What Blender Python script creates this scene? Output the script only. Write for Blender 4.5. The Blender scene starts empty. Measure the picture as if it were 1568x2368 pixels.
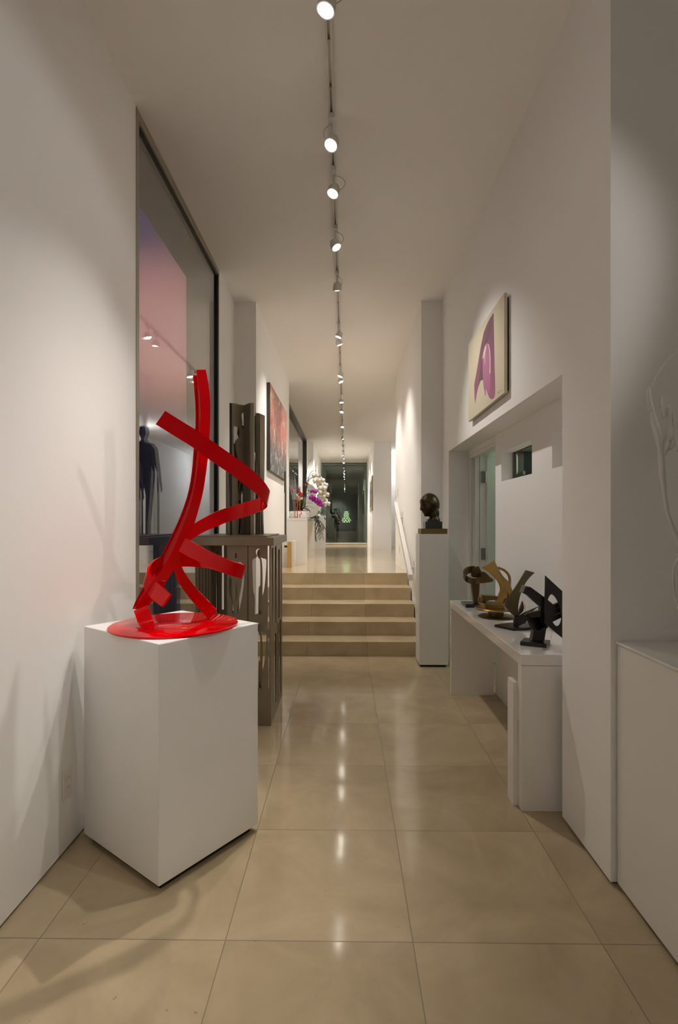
import bpy, bmesh, math, random
from mathutils import Vector, Matrix
from mathutils.noise import noise as pnoise
random.seed(7)
SC = bpy.context.scene
COL = SC.collection
PI = math.pi
# ---------------------------------------------------------------- camera
F = 1205.0; VPX = 800.0; HOR = 1205.0; CH = 1.366
TH = math.atan((VPX - 784.0) / F)
CT, ST = math.cos(TH), math.sin(TH)
cd = bpy.data.cameras.new('camera'); cam = bpy.data.objects.new('camera', cd); COL.objects.link(cam)
cam.location = (0, 0, CH); cam.rotation_euler = (PI / 2, 0, TH)
cd.sensor_fit = 'AUTO'; cd.sensor_width = 36.0; cd.lens = F * 36.0 / 2368.0
cd.shift_y = (HOR - 1184.0) / 2368.0; cd.clip_start = 0.02; cd.clip_end = 200
SC.camera = cam
SC.view_settings.view_transform = 'Standard'; SC.view_settings.look = 'None'
SC.view_settings.gamma = 1.0; SC.view_settings.use_curve_mapping = False
SC.view_settings.exposure = 1.1
try:
    SC.cycles.use_denoising = True
    SC.cycles.max_bounces = 10; SC.cycles.diffuse_bounces = 6; SC.cycles.glossy_bounces = 5
    SC.cycles.transparent_max_bounces = 12; SC.cycles.transmission_bounces = 8
    SC.cycles.sample_clamp_indirect = 4.0
    SC.cycles.caustics_reflective = False; SC.cycles.caustics_refractive = False
except Exception: pass

def ray(px, py):
    u = (px - 784.0) / F; v = (HOR - py) / F
    return Vector((CT * u - ST, ST * u + CT, v))
O3 = Vector((0, 0, CH))
def on_y(px, py, Y): d = ray(px, py); return O3 + d * (Y / d.y)
def on_x(px, py, X): d = ray(px, py); return O3 + d * (X / d.x)
def on_z(px, py, Z): d = ray(px, py); return O3 + d * ((Z - CH) / d.z)

# ---------------------------------------------------------------- materials
def nt(m):
    m.use_nodes = True
    return m.node_tree, m.node_tree.nodes['Principled BSDF']
MATS = {}
def mat(name, col, rough=0.5, metal=0.0, spec=0.5, coat=0.0, var=0.0, scale=6.0, bump=0.0, bscale=80.0, emit=None, estr=0.0, trans=0.0, ior=1.45, sss=0.0):
    if name in MATS: return MATS[name]
    m = bpy.data.materials.new(name); t, b = nt(m); N, L = t.nodes, t.links
    b.inputs['Base Color'].default_value = (*col, 1); b.inputs['Roughness'].default_value = rough
    b.inputs['Metallic'].default_value = metal; b.inputs['Specular IOR Level'].default_value = spec
    b.inputs['Coat Weight'].default_value = coat; b.inputs['Coat Roughness'].default_value = 0.04
    b.inputs['Transmission Weight'].default_value = trans; b.inputs['IOR'].default_value = ior
    tc = N.new('ShaderNodeTexCoord')
    nz = N.new('ShaderNodeTexNoise'); nz.inputs['Scale'].default_value = scale; nz.inputs['Detail'].default_value = 6
    L.new(tc.outputs['Object'], nz.inputs['Vector'])
    mx = N.new('ShaderNodeMix'); mx.data_type = 'RGBA'
    mx.inputs['A'].default_value = (*[max(0, c * (1 - var)) for c in col], 1)
    mx.inputs['B'].default_value = (*[min(1, c * (1 + var)) for c in col], 1)
    L.new(nz.outputs['Fac'], mx.inputs['Factor']); L.new(mx.outputs['Result'], b.inputs['Base Color'])
    if bump > 0:
        n2 = N.new('ShaderNodeTexNoise'); n2.inputs['Scale'].default_value = bscale; n2.inputs['Detail'].default_value = 4
        L.new(tc.outputs['Object'], n2.inputs['Vector'])
        bp = N.new('ShaderNodeBump'); bp.inputs['Strength'].default_value = bump; bp.inputs['Distance'].default_value = 0.01
        L.new(n2.outputs['Fac'], bp.inputs['Height']); L.new(bp.outputs['Normal'], b.inputs['Normal'])
    if emit:
        b.inputs['Emission Color'].default_value = (*emit, 1); b.inputs['Emission Strength'].default_value = estr
    MATS[name] = m
    return m

def stone(name, ylines=True, rough=0.16, base=(0.49, 0.39, 0.25)):
    """honed limestone: 0.61 m slabs with thin joints, soft clouds, veins and small dark flecks"""
    m = bpy.data.materials.new(name); t, b = nt(m); N, L = t.nodes, t.links
    ge = N.new('ShaderNodeNewGeometry'); sp = N.new('ShaderNodeSeparateXYZ'); L.new(ge.outputs['Position'], sp.inputs[0])
    def M(op, a, b_=None, c=None):
        n = N.new('ShaderNodeMath'); n.operation = op
        for i, v in enumerate((a, b_, c)):
            if v is None: continue
            if isinstance(v, (int, float)): n.inputs[i].default_value = v
            else: L.new(v, n.inputs[i])
        return n.outputs[0]
    def joint(sock, off, w):
        s = M('DIVIDE', M('SUBTRACT', sock, off), 0.61)
        f = M('ABSOLUTE', M('SUBTRACT', M('FRACT', M('ADD', s, 100.5)), 0.5))
        return M('LESS_THAN', f, w / 0.61), M('FLOOR', M('ADD', s, 100.0))
    jx, ix = joint(sp.outputs[0], 0.2175, 0.0017)
    jy, iy = joint(sp.outputs[1], 1.693, 0.0017)
    j = M('MAXIMUM', jx, jy) if ylines else jx
    cb = N.new('ShaderNodeCombineXYZ'); L.new(ix, cb.inputs[0]); L.new(iy, cb.inputs[1])
    wn = N.new('ShaderNodeTexWhiteNoise'); wn.noise_dimensions = '3D'; L.new(cb.outputs[0], wn.inputs['Vector'])
    # per slab offset of the clouds
    vo = N.new('ShaderNodeVectorMath'); vo.operation = 'MULTIPLY_ADD'
    L.new(wn.outputs['Color'], vo.inputs[0]); vo.inputs[1].default_value = (9, 9, 9); L.new(ge.outputs['Position'], vo.inputs[2])
    n1 = N.new('ShaderNodeTexNoise'); n1.inputs['Scale'].default_value = 2.6; n1.inputs['Detail'].default_value = 8; n1.inputs['Roughness'].default_value = 0.6; n1.inputs['Distortion'].default_value = 0.6
    L.new(vo.outputs[0], n1.inputs['Vector'])
    r1 = N.new('ShaderNodeValToRGB'); e = r1.color_ramp.elements
    e[0].position = 0.30; e[0].color = (base[0] * .80, base[1] * .79, base[2] * .75, 1)
    e[1].position = 0.72; e[1].color = (base[0] * 1.10, base[1] * 1.10, base[2] * 1.12, 1)
    L.new(n1.outputs['Fac'], r1.inputs[0])
    # per slab brightness
    hv = N.new('ShaderNodeHueSaturation'); L.new(r1.outputs[0], hv.inputs['Color'])
    L.new(M('ADD', M('MULTIPLY', wn.outputs['Value'], 0.10), 0.95), hv.inputs['Value'])
    # flecks
    n2 = N.new('ShaderNodeTexNoise'); n2.inputs['Scale'].default_value = 34; n2.inputs['Detail'].default_value = 3
    L.new(vo.outputs[0], n2.inputs['Vector'])
    n3 = N.new('ShaderNodeTexNoise'); n3.inputs['Scale'].default_value = 3.5; L.new(vo.outputs[0], n3.inputs['Vector'])
    fl = M('MULTIPLY', M('GREATER_THAN', n2.outputs['Fac'], 0.735), M('GREATER_THAN', n3.outputs['Fac'], 0.55))
    mx = N.new('ShaderNodeMix'); mx.data_type = 'RGBA'; L.new(M('MULTIPLY', fl, 0.45), mx.inputs['Factor'])
    L.new(hv.outputs[0], mx.inputs['A']); mx.inputs['B'].default_value = (0.10, 0.085, 0.055, 1)
    mj = N.new('ShaderNodeMix'); mj.data_type = 'RGBA'; L.new(M('MULTIPLY', j, 0.72), mj.inputs['Factor'])
    L.new(mx.outputs['Result'], mj.inputs['A']); mj.inputs['B'].default_value = (0.13, 0.105, 0.065, 1)
    L.new(mj.outputs['Result'], b.inputs['Base Color'])
    L.new(M('ADD', M('MULTIPLY', n1.outputs['Fac'], 0.10), M('ADD', rough - 0.05, M('MULTIPLY', j, 0.3))), b.inputs['Roughness'])
    b.inputs['Specular IOR Level'].default_value = 0.5
    MATS[name] = m
    return m

def glass_mat(name, tint, ior=1.5, boost=1.0, rough=0.0):
    """thin pane: clear view straight on, mirror at a glancing angle"""
    m = bpy.data.materials.new(name); m.use_nodes = True; t = m.node_tree; N, L = t.nodes, t.links
    N.remove(N['Principled BSDF']); out = N['Material Output']
    tr = N.new('ShaderNodeBsdfTransparent'); tr.inputs[0].default_value = (*tint, 1)
    gl = N.new('ShaderNodeBsdfGlossy'); gl.inputs['Roughness'].default_value = rough; gl.inputs[0].default_value = (0.95, 0.97, 1, 1)
    fr = N.new('ShaderNodeFresnel'); ge = N.new('ShaderNodeNewGeometry'); mi = N.new('ShaderNodeMath'); mi.operation = 'MULTIPLY_ADD'
    mi.inputs[1].default_value = 1.0 / ior - ior; mi.inputs[2].default_value = ior
    L.new(ge.outputs['Backfacing'], mi.inputs[0]); L.new(mi.outputs[0], fr.inputs['IOR'])   # same reflectance on both faces of the pane
    mu = N.new('ShaderNodeMath'); mu.operation = 'MULTIPLY'; mu.use_clamp = True; mu.inputs[1].default_value = boost
    L.new(fr.outputs[0], mu.inputs[0])
    ms = N.new('ShaderNodeMixShader'); L.new(mu.outputs[0], ms.inputs[0]); L.new(tr.outputs[0], ms.inputs[1]); L.new(gl.outputs[0], ms.inputs[2])
    L.new(ms.outputs[0], out.inputs['Surface'])
    MATS[name] = m
    return m

def emis(name, col, s):
    m = bpy.data.materials.new(name); t, b = nt(m)
    b.inputs['Base Color'].default_value = (0.8, 0.8, 0.8, 1)
    b.inputs['Emission Color'].default_value = (*col, 1); b.inputs['Emission Strength'].default_value = s
    MATS[name] = m
    return m

WALL = mat('white_wall_paint', (0.87, 0.862, 0.845), 0.62, var=0.012, scale=2.0, bump=0.02, bscale=220, spec=0.35)
CEIL = mat('white_ceiling_paint', (0.92, 0.905, 0.885), 0.8, var=0.01, scale=1.5, spec=0.2)
STONE = stone('limestone_slabs', True, 0.095)
STEP = stone('limestone_steps', False, 0.22)
STONE_UP = stone('polished_limestone_upper', True, 0.09)
PLINTH = mat('white_plinth_paint', (0.83, 0.825, 0.805), 0.42, var=0.02, scale=9, bump=0.05, bscale=160, spec=0.45)
LACQ = mat('white_gloss_lacquer', (0.80, 0.785, 0.76), 0.14, var=0.01, scale=3, coat=1.0)
SATIN = mat('white_satin_lacquer', (0.78, 0.765, 0.74), 0.35, var=0.01, scale=3)
DARKGAP = mat('shadow_gap_black', (0.02, 0.018, 0.015), 0.9)
FRAME_GREY = mat('grey_metal_window_frame', (0.36, 0.34, 0.29), 0.35, metal=0.55, var=0.04)
FRAME_DK = mat('dark_gasket', (0.015, 0.014, 0.013), 0.5)
FRAME_BRZ = mat('dark_bronze_window_frame', (0.10, 0.09, 0.075), 0.35, metal=0.6, var=0.06)
REVEAL = mat('ochre_outer_reveal', (0.42, 0.34, 0.20), 0.8, var=0.08)
RED = mat('glossy_red_enamel', (0.70, 0.0, 0.003), 0.035, var=0.02, scale=2, spec=0.34)
BRONZE = mat('dark_patinated_bronze', (0.075, 0.055, 0.032), 0.32, metal=0.85, var=0.25, scale=14, bump=0.03, bscale=60)
BRONZE_BLK = mat('black_patina_bronze', (0.035, 0.032, 0.030), 0.30, metal=0.7, var=0.2, scale=10)
BRASS = mat('brushed_golden_bronze', (0.36, 0.235, 0.075), 0.30, metal=0.95, var=0.25, scale=16, bump=0.02, bscale=120)
BRASS_DK = mat('dull_olive_brass', (0.19, 0.135, 0.045), 0.42, metal=0.8, var=0.2, scale=9)
STEELBRZ = mat('brown_bronze_plate', (0.27, 0.23, 0.165), 0.36, metal=0.4, var=0.18, scale=7, bump=0.02, bscale=40)
BLKSTONE = mat('black_stone_base', (0.018, 0.022, 0.022), 0.18, var=0.2)
METAL_W = mat('white_lamp_enamel', (0.66, 0.65, 0.63), 0.35, var=0.01)
TRACK_G = mat('grey_track_metal', (0.42, 0.40, 0.35), 0.35, metal=0.6, var=0.05)
CHROME = mat('polished_steel', (0.62, 0.61, 0.60), 0.18, metal=1.0, var=0.03)
LAMP_E = emis('lamp_glow', (1.0, 0.93, 0.80), 34.0)
GLASS = glass_mat('window_glass', (0.96, 0.965, 0.96), 1.5, 1.1)
GLASS_G = glass_mat('green_tinted_glass', (0.62, 0.76, 0.64), 1.5, 2.2)

# ---------------------------------------------------------------- mesh helpers
def obj(name, bm, m, parent=None, smooth=False):
    me = bpy.data.meshes.new(name); bmesh.ops.recalc_face_normals(bm, faces=bm.faces); bm.to_mesh(me); bm.free()
    ms = m if isinstance(m, (list, tuple)) else [m]
    for q in ms: me.materials.append(q)
    if smooth:
        for p in me.polygons: p.use_smooth = True
    o = bpy.data.objects.new(name, me); COL.objects.link(o)
    if parent is not None:
        o.parent = parent
        o.matrix_parent_inverse = parent.matrix_world.inverted() if False else Matrix.Translation(-parent.location)
    return o
def auto_smooth(o, ang=35):
    me = o.data
    for p in me.polygons: p.use_smooth = True
    bm = bmesh.new(); bm.from_mesh(me)
    for e in bm.edges:
        if len(e.link_faces) == 2 and e.calc_face_angle(0) > math.radians(ang): e.smooth = False
    bm.to_mesh(me); bm.free()
    return o
def thing(name, label, cat, loc=(0, 0, 0), group=None):
    o = bpy.data.objects.new(name, None); COL.objects.link(o); o.location = loc
    o.empty_display_size = 0.05
    return tag(o, label, cat, group)
def tag(o, label, cat, group=None, kind=None):
    o['label'] = label; o['category'] = cat
    if group: o['group'] = group
    if kind: o['kind'] = kind
    return o
def struct(o, label=None, cat=None):
    o['kind'] = 'structure'
    if label: o['label'] = label
    if cat: o['category'] = cat
    return o
def NB(): return bmesh.new()
def box(bm, x0, x1, y0, y1, z0, z1, bev=0.0):
    vs = [bm.verts.new((x, y, z)) for z in (z0, z1) for y in (y0, y1) for x in (x0, x1)]
    fs = [bm.faces.new([vs[i] for i in q]) for q in ((0, 2, 3, 1), (4, 5, 7, 6), (0, 1, 5, 4), (2, 6, 7, 3), (0, 4, 6, 2), (1, 3, 7, 5))]
    if bev > 0:
        es = list({e for f in fs for e in f.edges})
        bmesh.ops.bevel(bm, geom=es, offset=bev, segments=2, affect='EDGES', profile=0.5)
    return bm
def prism(bm, pts, z0, z1, bev=0.0):
    """vertical prism over plan points"""
    lo = [bm.verts.new((p[0], p[1], z0)) for p in pts]; hi = [bm.verts.new((p[0], p[1], z1)) for p in pts]
    n = len(pts); fs = [bm.faces.new(lo[::-1]), bm.faces.new(hi)]
    for i in range(n): fs.append(bm.faces.new((lo[i], lo[(i + 1) % n], hi[(i + 1) % n], hi[i])))
    if bev > 0:
        es = list({e for f in fs for e in f.edges})
        bmesh.ops.bevel(bm, geom=es, offset=bev, segments=2, affect='EDGES', profile=0.5)
    return bm
def tube(bm, pts, r, seg=8, cap=True):
    pts = [Vector(p) for p in pts]; rings = []
    n = len(pts); up = Vector((0, 0, 1)); prev = None
    for i, p in enumerate(pts):
        t = (pts[min(i + 1, n - 1)] - pts[max(i - 1, 0)]).normalized()
        if prev is None:
            a = t.cross(up if abs(t.z) < .9 else Vector((1, 0, 0))).normalized()
        else:
            a = (prev - t * prev.dot(t)).normalized()
        prev = a; b = t.cross(a)
        rr = r[i] if isinstance(r, (list, tuple)) else r
        rings.append([bm.verts.new(p + (a * math.cos(2 * PI * k / seg) + b * math.sin(2 * PI * k / seg)) * rr) for k in range(seg)])
    for i in range(n - 1):
        for k in range(seg):
            bm.faces.new((rings[i][k], rings[i][(k + 1) % seg], rings[i + 1][(k + 1) % seg], rings[i + 1][k]))
    if cap:
        bm.faces.new(rings[0][::-1]); bm.faces.new(rings[-1])
    return bm
def lathe(bm, prof, c=(0, 0, 0), seg=32, sx=1.0, sy=1.0, axis=None):
    """profile (r, z) spun about the vertical through c; axis: optional Matrix applied before moving to c"""
    rings = []; c = Vector(c)
    for r, z in prof:
        ring = []
        for k in range(seg):
            v = Vector((r * sx * math.cos(2 * PI * k / seg), r * sy * math.sin(2 * PI * k / seg), z))
            if axis is not None: v = axis @ v
            ring.append(bm.verts.new(v + c))
        rings.append(ring)
    for i in range(len(prof) - 1):
        for k in range(seg):
            bm.faces.new((rings[i][k], rings[i][(k + 1) % seg], rings[i + 1][(k + 1) % seg], rings[i + 1][k]))
    bm.faces.new(rings[0][::-1]); bm.faces.new(rings[-1])
    return bm
def cr(P, n):
    """Catmull-Rom resample of a list of equal-length tuples"""
    P = [Vector(p) for p in P]; out = []
    m = len(P) - 1
    for i in range(n + 1):
        s = i / n * m; k = min(int(s), m - 1); t = s - k
        p0 = P[max(k - 1, 0)]; p1 = P[k]; p2 = P[k + 1]; p3 = P[min(k + 2, m)]
        out.append(0.5 * ((2 * p1) + (p2 - p0) * t + (2 * p0 - 5 * p1 + 4 * p2 - p3) * t * t + (3 * p1 - p0 - 3 * p2 + p3) * t ** 3))
    return out
def strip(bm, A, B, th, n=60, smooth=True):
    """solid band between the two edge curves A and B, th thick"""
    A = cr(A, n) if smooth else [Vector(a) for a in A]; B = cr(B, n) if smooth else [Vector(b) for b in B]
    n = len(A) - 1; secs = []; pn = None
    for i in range(n + 1):
        t = ((A[min(i + 1, n)] + B[min(i + 1, n)]) - (A[max(i - 1, 0)] + B[max(i - 1, 0)]))
        w = (B[i] - A[i]); nn = t.cross(w)
        nn = nn.normalized() if nn.length > 1e-9 else pn
        if pn is not None and nn.dot(pn) < 0: nn = -nn
        if pn is not None: nn = (nn * 0.6 + pn * 0.4).normalized()
        pn = nn
        h = nn * th * 0.5
        secs.append([bm.verts.new(p) for p in (A[i] + h, B[i] + h, B[i] - h, A[i] - h)])
    for i in range(n):
        for k in range(4):
            bm.faces.new((secs[i][k], secs[i][(k + 1) % 4], secs[i + 1][(k + 1) % 4], secs[i + 1][k]))
    bm.faces.new(secs[0][::-1]); bm.faces.new(secs[-1])
    return bm
def plate(name, m, outer, holes, th, origin, ux, uy, parent=None, bev=0.0):
    """flat plate with cut-outs: 2-D outline and holes in the (ux, uy) plane at origin, th thick"""
    cu = bpy.data.curves.new(name, 'CURVE'); cu.dimensions = '2D'; cu.fill_mode = 'BOTH'; cu.extrude = th / 2
    for poly in [outer] + list(holes):
        s = cu.splines.new('POLY'); s.points.add(len(poly) - 1)
        for q, p in zip(s.points, poly): q.co = (p[0], p[1], 0, 1)
        s.use_cyclic_u = True
    tmp = bpy.data.objects.new(name, cu); COL.objects.link(tmp)
    dg = bpy.context.evaluated_depsgraph_get(); dg.update()
    me = bpy.data.meshes.new_from_object(tmp.evaluated_get(dg)); me.name = name
    bpy.data.objects.remove(tmp); bpy.data.curves.remove(cu)
    ux = Vector(ux).normalized(); uy = Vector(uy).normalized(); uz = ux.cross(uy)
    M = Matrix((( ux.x, uy.x, uz.x, origin[0]), (ux.y, uy.y, uz.y, origin[1]), (ux.z, uy.z, uz.z, origin[2]), (0, 0, 0, 1)))
    me.transform(M); me.materials.clear(); me.materials.append(m)
    o = bpy.data.objects.new(name, me); COL.objects.link(o)
    if parent is not None:
        o.parent = parent; o.matrix_parent_inverse = Matrix.Translation(-parent.location)
    return o
def copy_tree(o, parent=None):
    c = o.copy(); COL.objects.link(c)
    if parent is not None: c.parent = parent
    for ch in list(o.children): copy_tree(ch, c)
    return c
# ================================================================ ROOM SHELL
XL, XLN, XL2, XR, XRN, ZC = -1.156, -0.935, -1.10, 1.0, 0.78, 3.649
YN, YE = 5.41, 19.8            # narrowing of the hall, end wall
YLP, YRP = 8.56, 8.2           # where the narrow walls open again
YF = 14.93                     # far piers
SY, SZ, SSL = 6.476, 0.7225, 0.02   # landing edge, landing height, gentle fall of the landing
def upz(y): return SZ - SSL * (y - SY)
def wall(name, boxes, m=WALL, bev=0.0, label=None):
    bm = NB()
    for b in boxes: box(bm, *b, bev)
    return struct(obj(name, bm, m), label, 'wall' if label else None)
fl = struct(obj('floor', box(NB(), -1.5, 4.4, -3.2, 5.5, -0.15, 0.0), STONE), 'beige limestone slab floor of the lower hall', 'floor')
bm = NB()
y0, y1 = SY + 0.02, 21.2
lo = [bm.verts.new(p) for p in ((-1.5, y0, upz(y0)), (3.2, y0, upz(y0)), (3.2, y1, upz(y1)), (-1.5, y1, upz(y1)))]
hi = [bm.verts.new((v.co.x, v.co.y, v.co.z - 0.14)) for v in lo]
bm.faces.new(lo); bm.faces.new(hi[::-1])
for i in range(4): bm.faces.new((lo[i], lo[(i + 1) % 4], hi[(i + 1) % 4], hi[i]))
struct(obj('floor_upper', bm, STONE_UP), 'polished stone floor of the upper corridor', 'floor')
# stairs: five stone steps
st = struct(obj('stairs', box(NB(), XLN, XRN - 0.012, 5.276, 5.276 + 0.30, 0, 0.1445, 0.003), STEP), 'five beige limestone steps up to the corridor', 'stairs')
for k in range(1, 5):
    o = obj('step', box(NB(), XLN, XRN - 0.012, 5.276 + 0.30 * k, 5.276 + 0.30 * (k + 1) if k < 4 else SY + 0.02, 0.1445 * k - 0.05, 0.1445 * (k + 1), 0.003), STEP, st)
ce = struct(obj('ceiling', box(NB(), XL - 0.30, 4.4, -3.2, 21.2, ZC, ZC + 0.15), CEIL), 'plain white plaster ceiling', 'ceiling')
T = 0.3
# left wall with the tall window opening
W0, W1 = 2.855, 4.735
wall('wall_left', [(XL - T, XL, -3.2, W0, 0.012, ZC), (XL - T, XL, W1, YN, 0.0, ZC)], label='white left wall beside the tall window')
bm = NB(); box(bm, XL - T, XL - 0.012, -3.2, W0, 0.0, 0.013)
struct(obj('trim_1', bm, DARKGAP))
wall('wall_left_pier', [(XL - T, XLN, YN, YLP, 0, ZC)])
# left wall of the upper corridor with the long dark window
wall('wall_left_far', [(XL2 - T, XL2, YLP, 8.75, 0, ZC), (XL2 - T, XL2, 14.55, YF, 0, ZC), (XL2 - T, XL2, 8.75, 14.55, 0, 1.0), (XLN - 0.4, XLN, YF, YE + 1, 0, ZC)])
# right wall: pier, lintel, recess back wall with two small openings, end block, narrow wall
NB_X, NZ = 1.185, 2.045
PB0, PB1 = 1.968, 2.405
wall('wall_right_pier', [(0.993, 3.0, PB0, PB1, 0.012, ZC)], label='white wall pier between recess and cabinet')
struct(obj('trim_2', box(NB(), 1.005, 2.9, PB0 + 0.012, PB1 - 0.012, 0.0, 0.013), DARKGAP))
o0, o1, oz0, oz1 = 3.336, 3.99, 1.668, 1.887
p1_ = 3.012
NT = 0.085
wall('wall_right', [(XR, 1.5, PB1, 5.08, NZ, ZC), (XR, 1.6, 5.08, YN, 0, ZC)], label='white right wall above the recess')
wall('wall_right_recess', [(NB_X, NB_X + NT, PB1, 4.146, 0, oz0), (NB_X, NB_X + NT, PB1, 4.146, oz1, NZ + 0.05),
     (NB_X, NB_X + NT, PB1, 2.50, oz0, oz1), (NB_X, NB_X + NT, p1_, o0, oz0, oz1), (NB_X, NB_X + NT, o1, 4.146, oz0, oz1), (NB_X + NT, NB_X + NT + 0.03, 2.45, p1_ + 0.05, oz0 - 0.05, oz1 + 0.05)])  # last box: added panel closing the nearer opening, keeps side-room light out
wall('wall_right_narrow', [(XRN, 1.6, YN, YRP, 0, ZC)])
wall('wall_right_far', [(0.80, 1.30, YF, YE + 1, 0, ZC)])
# side wing seen through the gap on the right of the corridor
wall('wall_wing', [(3.0, 3.2, YRP - 2, 20.5, 0, ZC), (1.30, 3.2, 18.0, 18.2, 0, ZC), (1.6, 3.2, YRP - 0.3, YRP - 0.1, 0, ZC)])
# end wall with the glass door
wall('wall_end', [(-1.4, 1.4, 20.35, 20.5, 0, 0.40)], label=None)
wall('wall_back', [(-1.8, 4.4, -3.3, -3.2, 0, ZC)])
wall('wall_alcove', [(4.2, 4.4, -3.2, 2.4, 0, ZC), (3.0, 4.4, PB0, PB1, 0, ZC)])
# side room behind the recess door
wall('wall_side_room', [(2.9, 3.0, PB1, 6.2, 0, 2.7), (1.6, 2.9, 6.1, 6.2, 0, 2.7), (1.27, 3.0, PB1, 6.2, 2.7, 2.8)])
struct(bpy.data.objects['wall_side_room'])
# ---------------------------------------------------------------- tall window on the left
def window(name, label):
    w = thing(name, label, 'window'); return struct(w)
w1 = window('window_1', 'tall frameless-looking window running up to the ceiling in the left wall')
bm = NB()
fw = 0.034
box(bm, XL - 0.05, XL + 0.004, W0 - 0.004, W0 + fw, 0, ZC - 0.002)
box(bm, XL - 0.05, XL + 0.004, W0 + fw, W1, ZC - 0.045, ZC - 0.002)
obj('frame', bm, FRAME_GREY, w1)
bm = NB()
box(bm, XL - 0.05, XL - 0.004, W1 - 0.03, W1 + 0.001, 0, ZC - 0.045)
box(bm, XL - 0.052, XL - 0.012, W0 + fw, W1, ZC - 0.062, ZC - 0.045)
box(bm, XL - 0.05, XL - 0.004, W0, W1, 0.0, 0.05)
obj('gasket', bm, FRAME_DK, w1)
for dx in (0.022, 0.036):
    obj('glass', box(NB(), XL - dx - 0.0005, XL - dx + 0.0005, W0 + 0.01, W1 - 0.01, 0.03, ZC - 0.05), GLASS, w1)
bm = NB()
box(bm, XL - 0.30, XL - 0.055, W0 - 0.3, W1 + 0.05, ZC - 0.06, ZC + 0.2)
box(bm, XL - 0.30, XL - 0.055, W1 + 0.02, W1 + 0.3, -0.1, ZC - 0.05)
obj('reveal', bm, REVEAL, w1)
# long window of the upper corridor
w2 = window('window_2', 'long dark-framed window along the left of the upper corridor')
bm = NB(); a, b = 8.75, 14.55
box(bm, XL2 - 0.08, XL2 + 0.006, a, b, ZC - 0.09, ZC - 0.002)
box(bm, XL2 - 0.08, XL2 + 0.006, b - 0.10, b + 0.03, 1.0, ZC - 0.002)
box(bm, XL2 - 0.08, XL2 + 0.006, a, b, 1.0, 1.05)
for yy in (10.7, 12.7): box(bm, XL2 - 0.08, XL2 - 0.05, yy - 0.03, yy + 0.03, 1.0, ZC - 0.09)
obj('frame', bm, FRAME_BRZ, w2)
obj('glass', box(NB(), XL2 - 0.051, XL2 - 0.049, a, b, 1.05, ZC - 0.09), GLASS, w2)
bm = NB(); box(bm, XL2 - 0.45, XL2 - 0.09, a - 1, b + 0.1, ZC - 0.08, ZC + 0.2); box(bm, XL2 - 0.45, XL2 - 0.09, b - 0.05, b + 0.4, 0, ZC - 0.08)
obj('reveal', bm, mat('cream_outer_render', (0.60, 0.54, 0.40), 0.8), w2)
# openings in the recess: dark liner of the see-through one
w3 = window('window_3', 'small square opening in the recess wall with a dark inner edge')
bm = NB(); X0 = NB_X + NT
box(bm, X0, X0 + 0.02, o1 - 0.03, o1 + 0.02, oz0 - 0.02, oz1 + 0.02); box(bm, X0, X0 + 0.02, o0 - 0.02, o1, oz1, oz1 + 0.02); box(bm, X0, X0 + 0.02, o0 - 0.02, o1, oz0 - 0.02, oz0)
obj('frame', bm, FRAME_BRZ, w3)
# ---------------------------------------------------------------- door in the recess
d1 = struct(thing('door_1', 'white side door standing open at the far end of the recess', 'door'))
bm = NB()
for (xa, xb, ya) in ((1.192, 1.215, 5.045), (1.215, 1.24, 5.055), (1.24, 1.285, 5.03)):
    box(bm, xa, xb, ya, 5.09, 0, NZ - 0.02, 0.002)
box(bm, 1.19, 1.285, 4.146, 5.09, NZ - 0.045, NZ + 0.01); box(bm, 1.20, 1.25, 4.15, 5.05, NZ - 0.075, NZ - 0.045)
obj('door_frame', bm, SATIN, d1)
DG = mat('pale_green_white_door_paint', (0.70, 0.76, 0.70), 0.3, var=0.01)
lf = obj('door_leaf', box(NB(), 1.352, 2.13, 5.02, 5.065, 0.01, NZ - 0.05, 0.002), DG, d1)
obj('door_edge', box(NB(), 1.288, 1.352, 5.028, 5.062, 0.01, NZ - 0.05, 0.002), SATIN, d1)
for z in (1.79, 1.05, 0.3):
    h = obj('hinge', box(NB(), 1.296, 1.342, 5.022, 5.029, z - 0.055, z + 0.055, 0.001), CHROME, d1)
    bm = NB(); tube(bm, [(1.345, 5.02, z - 0.055), (1.345, 5.02, z + 0.055)], 0.006)
    obj('hinge_pin', bm, CHROME, h)
# ---------------------------------------------------------------- glass door at the end
GY = YE - 0.02; zb = upz(YE)
d2 = struct(thing('door_2', 'tall dark glass door at the end of the corridor', 'door'))
gx0, gx1 = on_y(742, 1200, GY).x, on_y(848.5, 1200, GY).x
gzt = on_y(800, 1070, GY).z
bm = NB()
box(bm, XLN, gx0, GY, GY + 0.1, zb, ZC); box(bm, gx1, 0.80, GY, GY + 0.1, zb, ZC); box(bm, XLN, 0.80, GY, GY + 0.1, gzt, ZC)
box(bm, gx0 - 0.02, gx1 + 0.02, GY - 0.05, GY + 0.1, zb, zb + 0.03); box(bm, gx0 - 0.02, 0.80, GY, GY + 0.1, zb + 0.03, zb + 0.09)
obj('door_frame', bm, mat('cream_door_frame', (0.66, 0.60, 0.49), 0.4), d2)
bm = NB(); box(bm, gx0 - 0.02, gx0 + 0.012, GY + 0.02, GY + 0.08, zb + 0.09, gzt); box(bm, gx1 - 0.012, gx1 + 0.02, GY + 0.02, GY + 0.08, zb + 0.09, gzt); box(bm, gx0, gx1, GY + 0.02, GY + 0.08, gzt - 0.02, gzt + 0.02)
box(bm, gx0 - 0.02, 0.78, GY - 0.055, GY - 0.048, zb + 0.028, zb + 0.04)
obj('gasket', bm, FRAME_DK, d2)
obj('glass', box(NB(), gx0, gx1, GY + 0.04, GY + 0.043, zb + 0.09, gzt), GLASS_G, d2)
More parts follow.
